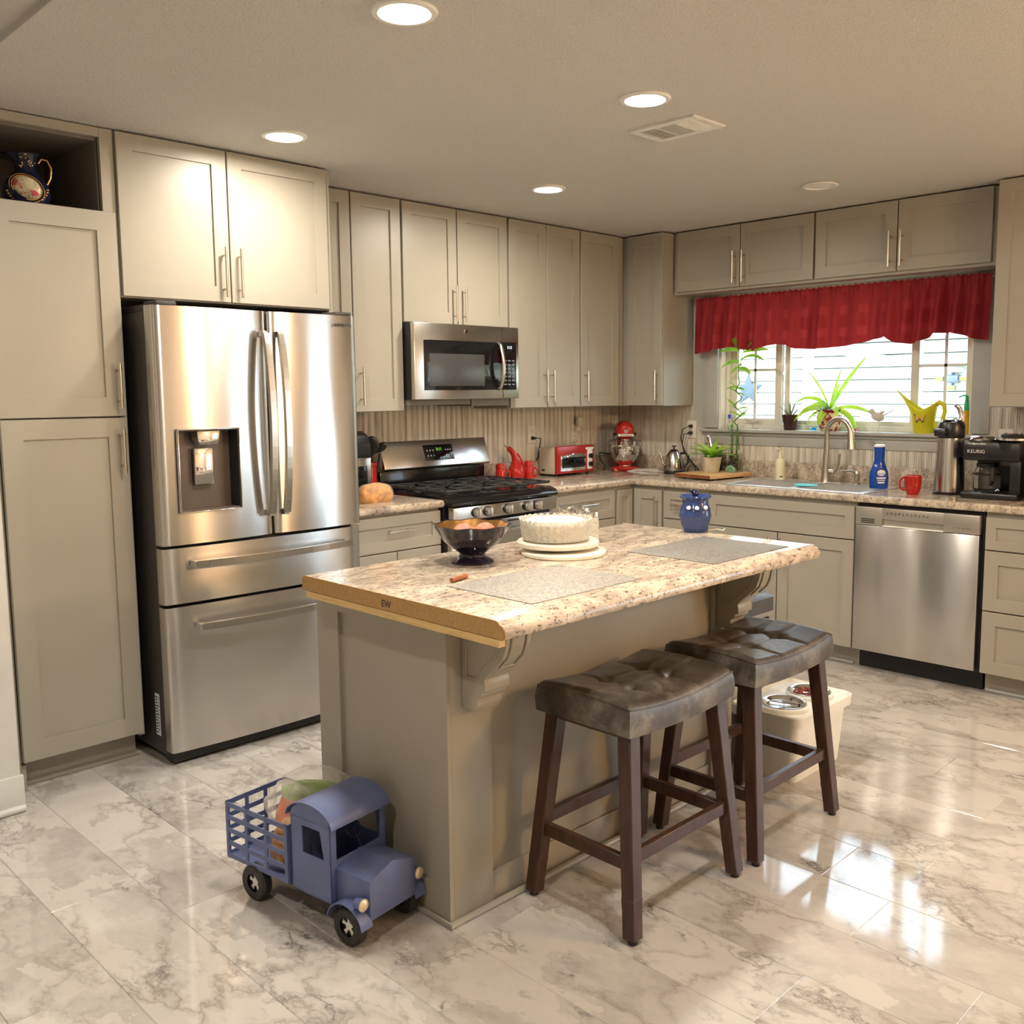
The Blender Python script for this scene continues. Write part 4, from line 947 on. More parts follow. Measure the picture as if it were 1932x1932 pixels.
# ------------------------------------------------------------------ stools
def make_stool():
    t = thing('counter_stool', 'near dark wooden counter stool with tufted brown leather saddle seat', 'stool', (-3.133, -2.633, 0), 0, 'leather saddle counter stools')
    hx, hy = .243, .168; zt, zb = .635, .548
    # saddle seat
    b = MB(); nu, nv = 72, 52
    tufts = [(-.085, .045), (.085, .045), (-.085, -.045), (.085, -.045)]
    def top(u, v):
        x = (u*2-1); y = (v*2-1)
        X, Y = x*hx, y*hy
        zz = zt + .006 + .016*x*x*x*x*0 - .020*(1-x*x) + .012*(1-y*y)*1.0
        edge = min(1-abs(x), 1-abs(y)); zz -= .014*max(0, 1-edge/.10)**2
        for tx, ty in tufts:
            d = math.hypot(X-tx, Y-ty); zz -= .020*math.exp(-(d/.024)**2)
        for ln in (-.085, .085): zz -= .006*math.exp(-((X-ln)/.008)**2)*(1-y**8)
        for ln in (-.045, .045): zz -= .005*math.exp(-((Y-ln)/.008)**2)*(1 if abs(X) > .085 else .6)*(1-x**8)
        k = 1-.012*max(0, 1-edge/.06)
        return (X*k, Y*k, zz)
    b.grid(nu, nv, top)
    # sides follow the top border
    border = [(i/nu, 0) for i in range(nu)]+[(1, j/nv) for j in range(nv)]+[(1-i/nu, 1) for i in range(nu)]+[(0, 1-j/nv) for j in range(nv)]
    rows = []
    for s_ in range(5):
        row = []
        for u, v in border:
            p = Vector(top(u, v)); q = Vector(((u*2-1)*hx, (v*2-1)*hy, zb-.012*(1-(u*2-1)**2)+.006)); k = s_/4
            r = p.lerp(q, k); o = .004*math.sin(PI*k); r.x += o*(1 if u == 1 else -1 if u == 0 else 0); r.y += o*(1 if v == 1 else -1 if v == 0 else 0); row.append(b.b.verts.new(r))
        rows.append(row)
    n = len(border)
    for a, c in zip(rows, rows[1:]):
        for i in range(n): b.b.faces.new((a[i], c[i], c[(i+1) % n], a[(i+1) % n]))
    b.b.faces.new(rows[-1]); bmesh.ops.remove_doubles(b.b, verts=b.b.verts, dist=.0004); bmesh.ops.recalc_face_normals(b.b, faces=b.b.faces)
    seat = obj('seat', b, 'leather', t, w=False, ang=60)
    b = MB(); pts = [Vector(top(u, v))+Vector((0, 0, .0008)) for u, v in border]; b.tube(pts+[pts[0]], .0022, 6); obj('piping', b, 'leather', seat, w=False)
    for tx, ty in tufts:
        b = MB(); b.ell((tx, ty, Vector(top((tx/hx+1)/2, (ty/hy+1)/2)).z+.002), (.008, .008, .004), 14, 8); obj('tuft_button', b, 'leather', seat, w=False)
    corners = [(-1, -1), (1, -1), (1, 1), (-1, 1)]
    def leg(sx, sy, z):   # leg axis at height z
        k = z/.55; return Vector((sx*(.245*(1-k)+.200*k), sy*(.182*(1-k)+.130*k), z))
    for sx, sy in corners:
        b = MB(); b.bar(leg(sx, sy, .012), leg(sx, sy, .552), .040, .040, up=(1, 0, 0), w1=.045, d1=.045, bev=.003)
        b.bar(leg(sx, sy, .12), leg(sx, sy, .011), .042, .042, up=(1, 0, 0), w1=.034, d1=.034, bev=.002)
        lg = obj('leg', b, 'darkwood', t, w=False)
        b = MB(); p = leg(sx, sy, 0); b.cyl(p, p+Vector((0, 0, .013)), .013, seg=14); obj('foot_pad', b, 'blackmat', lg, w=False)
    for (a, c, z) in ((0, 1, .222), (2, 3, .232), (1, 2, .205), (3, 0, .205)):
        b = MB(); b.bar(leg(*corners[a], z), leg(*corners[c], z), .038, .020, up=(0, 0, 1), bev=.002); obj('stretcher', b, 'darkwood', t, w=False)
    b = MB(); b.box(-.215, .215, -.145, .145, .535, .556); obj('seat_frame', b, 'darkwood', t, w=False)
    return t
st = make_stool()
dup(st, (-2.543, -2.643, 0), 0, 'far dark wooden counter stool with tufted brown leather seat near the pet bowls')

# ------------------------------------------------------------------ toy truck
t = thing('toy_truck', 'vintage blue metal toy truck planter on the floor by the island', 'toy truck', (-3.7976, -2.265, 0), rad(8.2))
# local: forward = -y, near side (camera left) = -x
WC, WB_ = .103, .108
b = MB(); b.box(-WC, -WC+.003, .066, .224, .088, .300); 
b.b.free(); b = MB()
def side(x):   # cab side with window opening
    y0, y1, z0, z1 = .066, .224, .088, .302
    w = [(.092, .205), (.108, .282), (.178, .282), (.178, .205)]
    b.box(x, x+.003, y0, .092, z0, z1); b.box(x, x+.003, .178, y1, z0, z1); b.box(x, x+.003, .092, .178, z0, .205); b.box(x, x+.003, .092, .178, .282, z1)
    b.prism([(.092, .205), (.092, .282), (.106, .282)], 'x', x, x+.003)
side(-WC); side(WC-.003)
b.box(-WC, WC, .221, .224, .088, .302)
b.box(-WC, WC, .066, .069, .088, .205); b.box(-WC, -WC+.022, .066, .069, .205, .302); b.box(WC-.022, WC, .066, .069, .205, .302); b.box(-WC, WC, .066, .069, .290, .302)
b.box(-WC, WC, .066, .224, .088, .092)
cab = obj('cab', b, 'truck', t, w=False)
b = MB(); n = 18; yc_ = .146; ry = .094
pr = [(yc_-ry*math.cos(PI*i/n), .299+.052*math.sin(PI*i/n)) for i in range(n+1)]; pr += [(yc_-(ry-.003)*math.cos(PI*i/n), .299+.048*math.sin(PI*i/n)) for i in range(n, -1, -1)]
b.prism(pr, 'x', -WC-.006, WC+.006)
pr3 = [(yc_-.079*math.cos(PI*i/n), .300+.046*math.sin(PI*i/n)) for i in range(n+1)]
b.prism(pr3, 'x', -WC, -WC+.002); b.prism(pr3, 'x', WC-.002, WC); obj('roof', b, 'truck', t, w=False)
b = MB(); hw = .085; y0 = -.063
b.prism([(-hw, .076), (hw, .076), (hw, .184), (0, .210), (-hw, .184)], 'y', y0, .066, .0015); obj('hood', b, 'truck', t, w=False)
b = MB(); b.box(-.06, .06, -.03, .49, .062, .088); obj('chassis', b, 'truckdark', t, w=False)
b = MB(); b.tube([(.035+.026*math.cos(a*PI/8), .125+.010*math.sin(a*PI/8), .235+.022*math.sin(a*PI/8)) for a in range(17)], .002, 6); b.cyl((.035, .125, .235), (.035, .09, .18), .002, seg=8); obj('steering_wheel', b, 'truckdark', cab, w=False)
# bed
b = MB(); by0, by1, bz0, bz1 = .235, .510, .096, .266
b.box(-WB_, WB_, by0, by1, bz0, bz0+.004)
def rails(fx, horizontal):
    for k in range(5):
        z = bz0+.008+(bz1-bz0-.016)*k/4
        fx(z)
for x in (-WB_, WB_):
    for k in range(5):
        z = bz0+.007+(bz1-bz0-.014)*k/4; b.box(x-.0015, x+.0015, by0, by1, z-.007, z+.007)
    for k in range(4):
        y = by0+.006+(by1-by0-.012)*k/3; b.box(x-.002, x+.002, y-.006, y+.006, bz0, bz1)
for y in (by1,):
    for k in range(5):
        z = bz0+.007+(bz1-bz0-.014)*k/4; b.box(-WB_, WB_, y-.0015, y+.0015, z-.007, z+.007)
    for k in range(4):
        x = -WB_+.006+(2*WB_-.012)*k/3; b.box(x-.006, x+.006, y-.002, y+.002, bz0, bz1)
b.box(-WB_, -WB_+.016, by0-.002, by0+.002, bz0, bz1); b.box(WB_-.016, WB_, by0-.002, by0+.002, bz0, bz1)
obj('slatted_bed', b, 'truck', t, w=False)
for y, r in ((0, .052), (.39, .052)):
    for sx in (-1, 1):
        x0 = sx*.098
        b = MB(); pr = [(.026, -.015), (.046, -.017), (.052, -.009), (.052, .009), (.046, .017), (.026, .015)]
        Mr = Matrix.Translation((x0+sx*.0, y, r)) @ Matrix.Rotation(PI/2, 4, 'Y')
        b.lathe(pr, (0, 0, 0), 40, lambda a, q, z: (q*(1+(.02 if q > .05 and int(a*20/PI) % 2 else 0))*math.cos(a), q*(1+(.02 if q > .05 and int(a*20/PI) % 2 else 0))*math.sin(a), z), M4=Mr, cap=False)
        b.lathe([(.001, -.004), (.028, -.004), (.028, .004), (.001, .004)], (0, 0, 0), 24, M4=Mr)
        w_ = obj('wheel', b, 'rubber', t, w=False)
        b = MB(); xo = x0+sx*.006
        for k in range(5):
            a = 2*PI*k/5+.3; p1, p2 = a-.14, a+.14; q1, q2 = a-.30, a+.30
            poly = [(y+.008*math.cos(q1), r+.008*math.sin(q1)), (y+.026*math.cos(p1-.12), r+.026*math.sin(p1-.12)), (y+.026*math.cos(p2+.12), r+.026*math.sin(p2+.12)), (y+.008*math.cos(q2), r+.008*math.sin(q2))]
            b.prism(poly, 'x', xo-.001, xo+.001)
        b.cyl((xo-.0015, y, r), (xo+.0015, y, r), .011, seg=16); obj('hub', b, 'whitepl', w_, w=False)
for sx in (-1, 1):
    b = MB(); n = 12; o_ = [(.0+.068*math.cos(PI*i/n*.92+.15), .058+.062*math.sin(PI*i/n*.92+.15)) for i in range(n+1)]; i_ = [(.0+.065*math.cos(PI*i/n*.92+.15), .058+.059*math.sin(PI*i/n*.92+.15)) for i in range(n+1)]
    x0, x1 = (sx*.082, sx*.122); b.prism(o_+i_[::-1], 'x', min(x0, x1), max(x0, x1)); obj('fender', b, 'truck', t, w=False)
    b = MB(); b.cyl((sx*.104, -.030, .128), (sx*.104, -.058, .128), .012, .017, 18); hl = obj('headlight', b, 'truck', t, w=False)
    b = MB(); b.ell((sx*.104, -.058, .128), (.017, .008, .017), 18, 10); obj('lens', b, 'reflector', hl, w=False)
# packages in the bed
def blob(name, c, r, mm, label, cat, rot=(0, 0, 0), seed=1, amp=.12, lobes=5, wrap=False, par=None):
    b = MB(); rn = random.Random(seed); ph = [rn.random()*6 for _ in range(6)]
    E_ = Matrix.Rotation(rot[2], 3, 'Z') @ Matrix.Rotation(rot[1], 3, 'Y') @ Matrix.Rotation(rot[0], 3, 'X')
    pr = [(math.sin(PI*i/16), -math.cos(PI*i/16)) for i in range(17)]; pr[0] = (.02, -1); pr[-1] = (.02, 1)
    def fn(a, q, z):
        k = 1+amp*math.sin(lobes*a+ph[0]+3*z)*.5+amp*math.sin(7*z+ph[1]+2*a)*.5
        k2 = abs(z)**1.5
        return E_ @ Vector((r[0]*q**.6*k*math.cos(a), r[1]*q**.6*k*math.sin(a), r[2]*z))
    b.lathe(pr, c, 36, fn); o = obj(name, b, mm, par, loc=None if par else (c[0], c[1], c[2]-r[2]), ang=70)
    if label: tag(o, label, cat)
    return o
p_ = blob('snack_bag', (-3.872, -1.965, .168), (.050, .062, .070), 'tanbag', 'crumpled orange and tan snack bag in the truck bed', 'snack bag', (.2, .3, .4), 3, .2)
p_ = blob('tortilla_package', (-3.815, -1.960, .222), (.034, .092, .100), 'orangebag', 'orange and green printed food package leaning in the truck bed', 'food package', (.15, .75, 1.1), 5, .08)
blob('green_band', (-3.785, -1.935, .278), (.036, .090, .036), 'greenbag', None, None, (.15, .75, 1.1), 5, .08, par=p_)
blob('bag_top', (-3.772, -1.940, .305), (.036, .088, .052), 'wrap', None, None, (.15, .75, 1.1), 9, .2, 6, par=p_)
blob('plastic_bag', (-3.860, -1.935, .268), (.060, .062, .062), 'wrap', 'clear plastic bag bulging out of the truck bed', 'plastic bag', (.3, .5, .3), 8, .25, 6)

# ------------------------------------------------------------------ pet feeder
t = thing('pet_feeder', 'cream plastic raised pet feeder box on the floor past the far stool', 'pet feeder', (-1.985, -2.50, 0))
def rr(x0, x1, y0, y1, r, n=5):
    pts = []
    for cx, cy, a0 in ((x1-r, y1-r, 0), (x0+r, y1-r, PI/2), (x0+r, y0+r, PI), (x1-r, y0+r, 1.5*PI)):
        pts += [(cx+r*math.cos(a0+PI/2*i/n), cy+r*math.sin(a0+PI/2*i/n)) for i in range(n+1)]
    return pts
def loft(b, secs, cap0=True, cap1=True):
    R = [[b.b.verts.new((x, y, z)) for x, y in pts] for pts, z in secs]; f = []
    for A, B_ in zip(R, R[1:]): f += [b.b.faces.new((A[i], A[(i+1) % len(A)], B_[(i+1) % len(A)], B_[i])) for i in range(len(A))]
    if cap0: f.append(b.b.faces.new(R[0][::-1]))
    if cap1: f.append(b.b.faces.new(R[-1]))
    bmesh.ops.recalc_face_normals(b.b, faces=f)
FZ = .265
b = MB(); loft(b, [(rr(-2.165, -1.80, -2.605, -2.375, .03), 0), (rr(-2.185, -1.785, -2.622, -2.36, .035), FZ-.045), (rr(-2.205, -1.765, -2.640, -2.345, .04), FZ-.042), (rr(-2.208, -1.762, -2.643, -2.342, .04), FZ-.004), (rr(-2.200, -1.770, -2.635, -2.350, .035), FZ), (rr(-2.190, -1.780, -2.625, -2.360, .03), FZ-.010)])
obj('box', b, 'petwhite', t)
for x, r, nm in ((-2.090, .088, 'water'), (-1.895, .086, 'kibble')):
    y = -2.515; b = MB(); b.lathe([(r, FZ-.011), (r+.004, FZ+.004), (r-.004, FZ+.008), (r-.008, FZ+.004)], (x, y, 0), 40, cap=False); obj('bowl_ring', b, 'petwhite', t)
    bt = thing('pet_bowl', 'stainless pet bowl of water nearer the stool' if nm == 'water' else 'stainless pet bowl of brown kibble farther from the stool', 'pet bowl', (x, y, FZ), 0, 'pet bowls in the feeder')
    b = MB(); b.lathe([(.050, FZ-.0088), (.074, FZ-.003), (r-.012, FZ+.0075), (r-.004, FZ+.011), (r-.008, FZ+.0115), (r-.016, FZ+.0075), (.050, FZ-.006), (.001, FZ-.0065)], (x, y, 0), 40, cap=False); obj('bowl', b, 'chrome', bt)
    if nm == 'water': b = MB(); b.lathe([(.001, FZ-.005), (r-.022, FZ-.003), (r-.022, FZ+.001), (.001, FZ+.001)], (x, y, 0), 32); obj('water', b, 'water', bt)
    else:
        b = MB(); rn = random.Random(3)
        for k in range(150):
            a = rn.random()*2*PI; q = .062*math.sqrt(rn.random()); b.ell((x+q*math.cos(a), y+q*math.sin(a), FZ+.002+rn.random()*.008*(1-q/.07)), (.005, .004, .003), 6, 4, Matrix.Rotation(rn.random()*6, 3, 'Z'))
        o = obj('kibble', b, 'kibble', loc=(x, y, FZ)); tag(o, 'brown kibble heaped in the farther pet bowl', 'pet food', kind='stuff')
# trash can
t = thing('trash_can', 'grey trash can with dark lid behind the island end', 'trash can', (-2.04, -2.235, 0))
b = MB(); loft(b, [(rr(-2.17, -1.93, -2.325, -2.13, .03), 0), (rr(-2.195, -1.905, -2.355, -2.10, .03), .575)]); obj('bin', b, 'binbody', t)
b = MB(); loft(b, [(rr(-2.202, -1.898, -2.365, -2.093, .03), .577), (rr(-2.202, -1.898, -2.365, -2.093, .03), .632), (rr(-2.185, -1.915, -2.350, -2.108, .03), .645)]); obj('lid', b, 'binlid', t)
b = MB(); b.box(-2.00, -1.94, -2.362, -2.350, .525, .555, .003); obj('handle_slot', b, 'black', t)

# ------------------------------------------------------------------ items on the left counter
def ring_handle(b, c, ax, r, thick, sx=1, sz=1, n=14, a0=-.5, a1=.5):
    ax = Vector(ax).normalized(); pts = []
    for i in range(n+1):
        a = PI*(a0+(a1-a0)*i/n); pts.append(Vector(c)+ax*r*sx*math.cos(a)+Vector((0, 0, 1))*r*sz*math.sin(a))
    b.tube(pts, thick, 8)
K = CT
x, y = -2.262, -.135
t = thing('utensil_crock', 'red utensil crock left of the range', 'utensil holder', (x, y, K))
b = MB(); b.lathe([(.001, K), (.046, K), (.046, K+.15), (.050, K+.155), (.050, K+.17), (.044, K+.17), (.042, K+.02), (.001, K+.02)], (x, y, 0), 28); obj('crock', b, 'red', t)
def utensil(label, name, dx, dy, top, shape, m_='black'):
    t = thing(name, label, 'utensil', (x+dx*.4, y+dy*.4, K+.022)); b = MB(); p0 = Vector((x+dx*.4, y+dy*.4, K+.022)); p1 = Vector((x+dx, y+dy, K+top)); b.tube([p0, p1], [.005, .006], 8); obj('shaft', b, m_, t)
    b = MB(); q = p1+(p1-p0).normalized()*.035; 
    Mz = Matrix.Rotation(-PI/4, 3, 'Z') @ Matrix.Rotation(shape[3], 3, 'Y')
    b.ell(q, shape[:3], 20, 12, Mz); obj('head', b, m_, t)
utensil('wide black turner head in the red crock', 'spatula', .010, -.02, .225, (.040, .008, .052, .15))
utensil('long black spoon leaning right in the red crock', 'serving_spoon', .055, -.035, .215, (.022, .010, .040, .95))
utensil('red handled utensil at the left of the crock', 'whisk', -.028, .0, .20, (.012, .010, .028, 0), 'redpl')
# appliance
t = thing('coffee_grinder', 'black and steel countertop coffee appliance beside the fridge', 'coffee grinder', (-2.47, -.25, K))
b = MB(); b.box(-2.56, -2.378, -.33, -.12, K, K+.215, .008); obj('body', b, 'steel2', t)
b = MB(); b.box(-2.55, -2.405, -.333, -.328, K+.025, K+.17, .003); b.box(-2.378, -2.374, -.30, -.16, K+.03, K+.18, .002); obj('window', b, 'blackglass', t)
b = MB(); b.prism([(-.33, K+.215), (-.12, K+.215), (-.12, K+.335), (-.26, K+.345), (-.31, K+.325), (-.33, K+.28)], 'x', -2.56, -2.380, .006); obj('lid', b, 'black', t)
o = blob('bread_loaf', (-2.455, -.455, K+.032), (.064, .056, .10), 'bread', 'bagged loaf of bread on the left counter', 'bread', (0, PI/2, .1), 4, .05, 3)
o.location.z += 0
blob('bag', (-2.455, -.455, K+.032), (.066, .058, .108), 'wrap2', None, None, (0, PI/2, .1), 4, .06, 3, par=o)
b = MB(); b.cyl((-2.60, -.012, 1.275), (-2.60, -.03, 1.275), .05, seg=28); tag(obj('wall_disc', b, 'ivory', loc=(-2.60, -.02, 1.275)), 'small round ivory disc on the beadboard beside the fridge', 'wall disc')

# shakers and cruet
def shaker_(x, y, h, label, haz):
    t = thing('seasoning_shaker', label, 'shaker', (x, y, K)); r = .031
    b = MB(); b.lathe([(.001, K), (r, K), (r+.001, K+h*.15), (r, K+h*.66), (r-.002, K+h*.70), (r+.001, K+h*.72), (r, K+h*.88), (r*.8, K+h*.97), (r*.4, K+h), (.001, K+h)], (x, y, 0), 28); obj('body', b, 'red', t)
    b = MB(); ring_handle(b, (x+math.cos(haz)*(r-.002), y+math.sin(haz)*(r-.002), K+h*.36), (math.cos(haz), math.sin(haz), 0), .027, .0055, .95, 1.1); obj('handle', b, 'red', t)
shaker_(-1.315, -.165, .113, 'red ceramic shaker nearest the range', -.6)
shaker_(-1.075, -.165, .117, 'red ceramic shaker right of the tall cruet', -.75)
x, y = -1.175, -.155
t = thing('oil_cruet', 'tall curved red ceramic oil cruet between two shakers', 'oil cruet', (x, y, K))
ux, uy = -.70, .25
b = MB(); pts = []; rs = []
for dx, z, r in ((0, 0, .034), (0, .004, .042), (0, .028, .052), (0, .055, .053), (0, .080, .044), (.002, .103, .031), (.006, .126, .023), (.014, .148, .0195), (.030, .172, .0175), (.052, .190, .0155), (.068, .198, .014)):
    pts.append((x+ux*dx*1.1, y+uy*dx, K+z)); rs.append(r)
b.tube(pts, rs, 24); obj('body', b, 'red', t, ang=60)
b = MB(); e = Vector(pts[-1]); b.tube([e, e+Vector((ux*.022, uy*.022, .010)), e+Vector((ux*.036, uy*.036, .022))], [.006, .003, .002], 8); b.cyl(e-Vector((ux*.004, 0, .001)), e+Vector((ux*.006, uy*.006, .002)), .011, seg=14); obj('spout', b, 'gold', t)
b = MB(); hv = Vector((.70, -.25, 0)); c0 = Vector((x, y, K)); b.tube([c0+hv*-.008+Vector((0, 0, .158)), c0+hv*.016+Vector((0, 0, .158)), c0+hv*.040+Vector((0, 0, .138)), c0+hv*.056+Vector((0, 0, .108)), c0+hv*.060+Vector((0, 0, .080)), c0+hv*.046+Vector((0, 0, .058))], .0072, 8); obj('handle', b, 'red', t)

# toaster oven
t = thing('toaster_oven', 'red-fronted toaster oven with glass door on the counter', 'toaster oven', (-.69, -.11, K))
z0 = K+.012
b = MB(); b.box(-.865, -.515, -.185, -.045, z0, z0+.172, .012); obj('body', b, 'cream', t)
for sx in (-.84, -.54):
    for sy in (-.175, -.06): b = MB(); b.cyl((sx, sy, K), (sx, sy, z0+.002), .010, seg=12); obj('foot', b, 'black', t)
b = MB()
b.box(-.868, -.512, -.212, -.186, z0+.002, z0+.180, .010); fc = obj('front', b, 'redpl', t)
b = MB(); b.box(-.838, -.600, -.2155, -.211, z0+.020, z0+.122, .002); o = obj('door', b, 'chrome', fc)
b = MB(); b.box(-.826, -.612, -.2170, -.2150, z0+.040, z0+.108, .001); obj('glass', b, 'blackglass', o)
b = MB(); b.tube([(-.832, -.214, z0+.116), (-.79, -.232, z0+.124), (-.72, -.238, z0+.130), (-.65, -.232, z0+.124), (-.606, -.214, z0+.116)], .006, 8); obj('handle', b, 'chrome', o)
b = MB(); b.box(-.582, -.535, -.2165, -.211, z0+.022, z0+.158, .006); b.box(-.60, -.522, -.2175, -.211, z0+.150, z0+.164, .004); o = obj('control_strip', b, 'whitepl', fc)
for z in (.055, .108): b = MB(); b.cyl((-.558, -.216, z0+z), (-.558, -.232, z0+z), .016, seg=18); b.box(-.5605, -.5555, -.237, -.230, z0+z-.015, z0+z+.015); obj('knob', b, 'black', o)
b = MB(); b.box(-.8665, -.8645, -.10, -.075, z0+.02, z0+.032); obj('side_slot', b, 'black', t)

# stand mixer (faces the camera diagonally)
mx, my = -.195, -.205
t = thing('stand_mixer', 'red stand mixer with a steel and glass bowl in the corner', 'stand mixer', (mx, my, K), rad(-45))
# local +y points into the corner (away), -y toward camera after rotation
b = MB(); b.box(-.085, .085, -.125, .10, 0, .026, .012); b.ell((0, -.07, .02), (.098, .075, .018)); obj('base', b, 'red', t, w=False)
b = MB(); loft(b, [(rr(-.045, .045, .05, .115, .02), .02), (rr(-.036, .036, .055, .11, .02), .12), (rr(-.040, .040, .03, .115, .02), .215)]); obj('column', b, 'red', t, w=False)
b = MB(); b.tube([(0, .14, .275), (0, .12, .275), (0, .06, .275), (0, -.03, .275), (0, -.09, .272), (0, -.125, .268), (0, -.135, .266)], [.03, .052, .062, .064, .060, .048, .030], 28); hd = obj('head', b, 'red', t, w=False, ang=60)
b = MB(); b.box(-.052, .052, -.136, -.06, .236, .252, .004); obj('trim_band', b, 'whitepl', hd, w=False)
b = MB(); Mt = Matrix.Translation((0, -.1366, .2395)) @ Matrix.Rotation(PI/2, 4, 'X'); b.text('KitchenAid', .0165, Mt, .0005); obj('lettering', b, 'ink', hd, w=False)
b = MB(); b.cyl((0, -.138, .272), (0, -.128, .272), .014, seg=20); obj('hub_cap', b, 'chrome', hd, w=False)
for s_ in (-1, 1): b = MB(); b.cyl((s_*.056, -.05, .25), (s_*.078, -.05, .25), .009, seg=12); obj('speed_lever' if s_ < 0 else 'lock_lever', b, 'black', hd, w=False)
b = MB(); b.cyl((0, -.075, .17), (0, -.075, .225), .022, .028, 20); obj('attachment_hub', b, 'chrome', t, w=False)
b = MB(); b.lathe([(.001, .028), (.042, .028), (.040, .040), (.062, .058), (.088, .095), (.098, .135), (.098, .170), (.101, .172), (.095, .172), (.094, .135), (.060, .06), (.001, .048)], (0, -.055, 0), 40); bo = obj('bowl', b, 'chrome', t, w=False)
b = MB(); b.lathe([(.099, .150), (.118, .178), (.112, .205), (.060, .222), (.058, .220), (.109, .203), (.115, .178), (.097, .152)], (0, -.055, 0), 40, cap=False); obj('splash_guard', b, 'glass', t, w=False)
b = MB(); b.tube([(mx+.05, my+.13, K+.10), (mx-.09, my+.14, K+.12), (mx-.12, my+.11, K+.08), (mx-.10, my+.08, K+.03), (mx-.15, my+.05, K+.006)], .004, 8); tag(obj('mixer_cord', b, 'black', loc=(mx, my, K)), 'black cord looped beside the red stand mixer', 'cord')

# outlets
def outlet(mode, u, z, label, plugs=0):
    F = MP(mode); t = thing('wall_outlet', label, 'outlet', F(u, .011, z)); b = MB(); mbox(b, mode, u-.036, u+.036, .011, .017, z-.058, z+.058, .002); obj('cover_plate', b, 'ivory', t)
    for dz in (-.022, .022):
        b = MB(); mbox(b, mode, u-.016, u+.016, .017, .0185, z+dz-.014, z+dz+.014, .0006); o = obj('socket', b, 'ivory', t)
        b = MB()
        for du in (-.006, .006): mbox(b, mode, u+du-.001, u+du+.001, .0186, .0190, z+dz-.004, z+dz+.005)
        obj('slots', b, 'ink', o)
    return t
outlet('A', -.895, 1.178, 'ivory outlet with a black plug left of the toaster oven')
outlet('A', -.484, 1.175, 'ivory outlet with a clear night light above the toaster')
outlet('B', -.632, 1.195, 'ivory outlet with two black plugs above the kettle')
outlet('B', -2.585, 1.180, 'ivory outlet right of the window behind the coffee maker')
t = thing('night_light', 'clear plastic night light plugged in above the toaster', 'night light', (-.47, -.03, 1.21))
b = MB(); b.box(-.488, -.455, -.045, -.0185, 1.185, 1.225, .005); obj('plug_body', b, 'ivory', t)
b = MB(); b.box(-.492, -.445, -.062, -.030, 1.215, 1.285, .010); obj('shade', b, 'clearpl', t)
def plug(mode, u, z, pts, label, name='plug_cord'):
    F = MP(mode); b = MB(); b.cyl(F(u, .0186, z), F(u, .045, z), .013, .009, 12); b.tube([F(u, .043, z)]+pts, .0036, 8)
    tag(obj(name, b, 'black', loc=F(u, .0186, z)), label, 'power cord')
plug('A', -.895, 1.156, [(-.86, -.06, 1.155), (-.845, -.04, 1.11), (-.85, -.025, 1.03), (-.86, -.022, 1.02), (-.85, -.022, .97)], 'black toaster cord plugged into the back-wall outlet')
plug('B', -.632, 1.217, [(-.07, -.60, 1.20), (-.07, -.585, 1.14), (-.055, -.60, 1.05), (-.06, -.66, .99), (-.08, -.74, .935), (-.13, -.76, .922)], 'black cord from the upper socket above the kettle')
plug('B', -.632, 1.173, [(-.07, -.61, 1.165), (-.075, -.60, 1.10), (-.06, -.62, 1.03), (-.065, -.70, .955), (-.09, -.72, .920)], 'black cord from the lower socket above the kettle')

# kettle
x, y = -.185, -.615
t = thing('gooseneck_kettle', 'small stainless gooseneck kettle on a black base', 'kettle', (x, y, K))
b = MB(); b.lathe([(.001, K), (.068, K), (.070, K+.012), (.064, K+.022), (.001, K+.022)], (x, y, 0), 32); obj('base', b, 'black', t)
b = MB(); b.lathe([(.062, K+.0222), (.064, K+.035), (.060, K+.075), (.050, K+.115), (.036, K+.140), (.028, K+.147)], (x, y, 0), 36); obj('body', b, 'steel2', t)
b = MB(); b.lathe([(.029, K+.147), (.022, K+.155), (.006, K+.158), (.005, K+.172), (.016, K+.176), (.014, K+.182), (.001, K+.183)], (x, y, 0), 24); obj('lid', b, 'black', t)
sdir = Vector((-.72, .69, 0)); c0 = Vector((x, y, K))
b = MB(); b.tube([c0+sdir*.052+Vector((0, 0, .05)), c0+sdir*.074+Vector((0, 0, .065)), c0+sdir*.082+Vector((0, 0, .10)), c0+sdir*.092+Vector((0, 0, .13)), c0+sdir*.108+Vector((0, 0, .142))], [.009, .006, .005, .0045, .0045], 10); obj('spout', b, 'steel2', t)
b = MB(); b.tube([c0-sdir*.040+Vector((0, 0, .130)), c0-sdir*.075+Vector((0, 0, .132)), c0-sdir*.094+Vector((0, 0, .108)), c0-sdir*.090+Vector((0, 0, .07)), c0-sdir*.066+Vector((0, 0, .04)), c0-sdir*.058+Vector((0, 0, .035))], .008, 10); obj('handle', b, 'black', t)
blob('produce_bag', (-.36, -.52, K+.018), (.07, .10, .020), 'wrap', 'thin crumpled plastic bag on the counter corner', 'plastic bag', (0, 0, .3), 12, .3, 6)

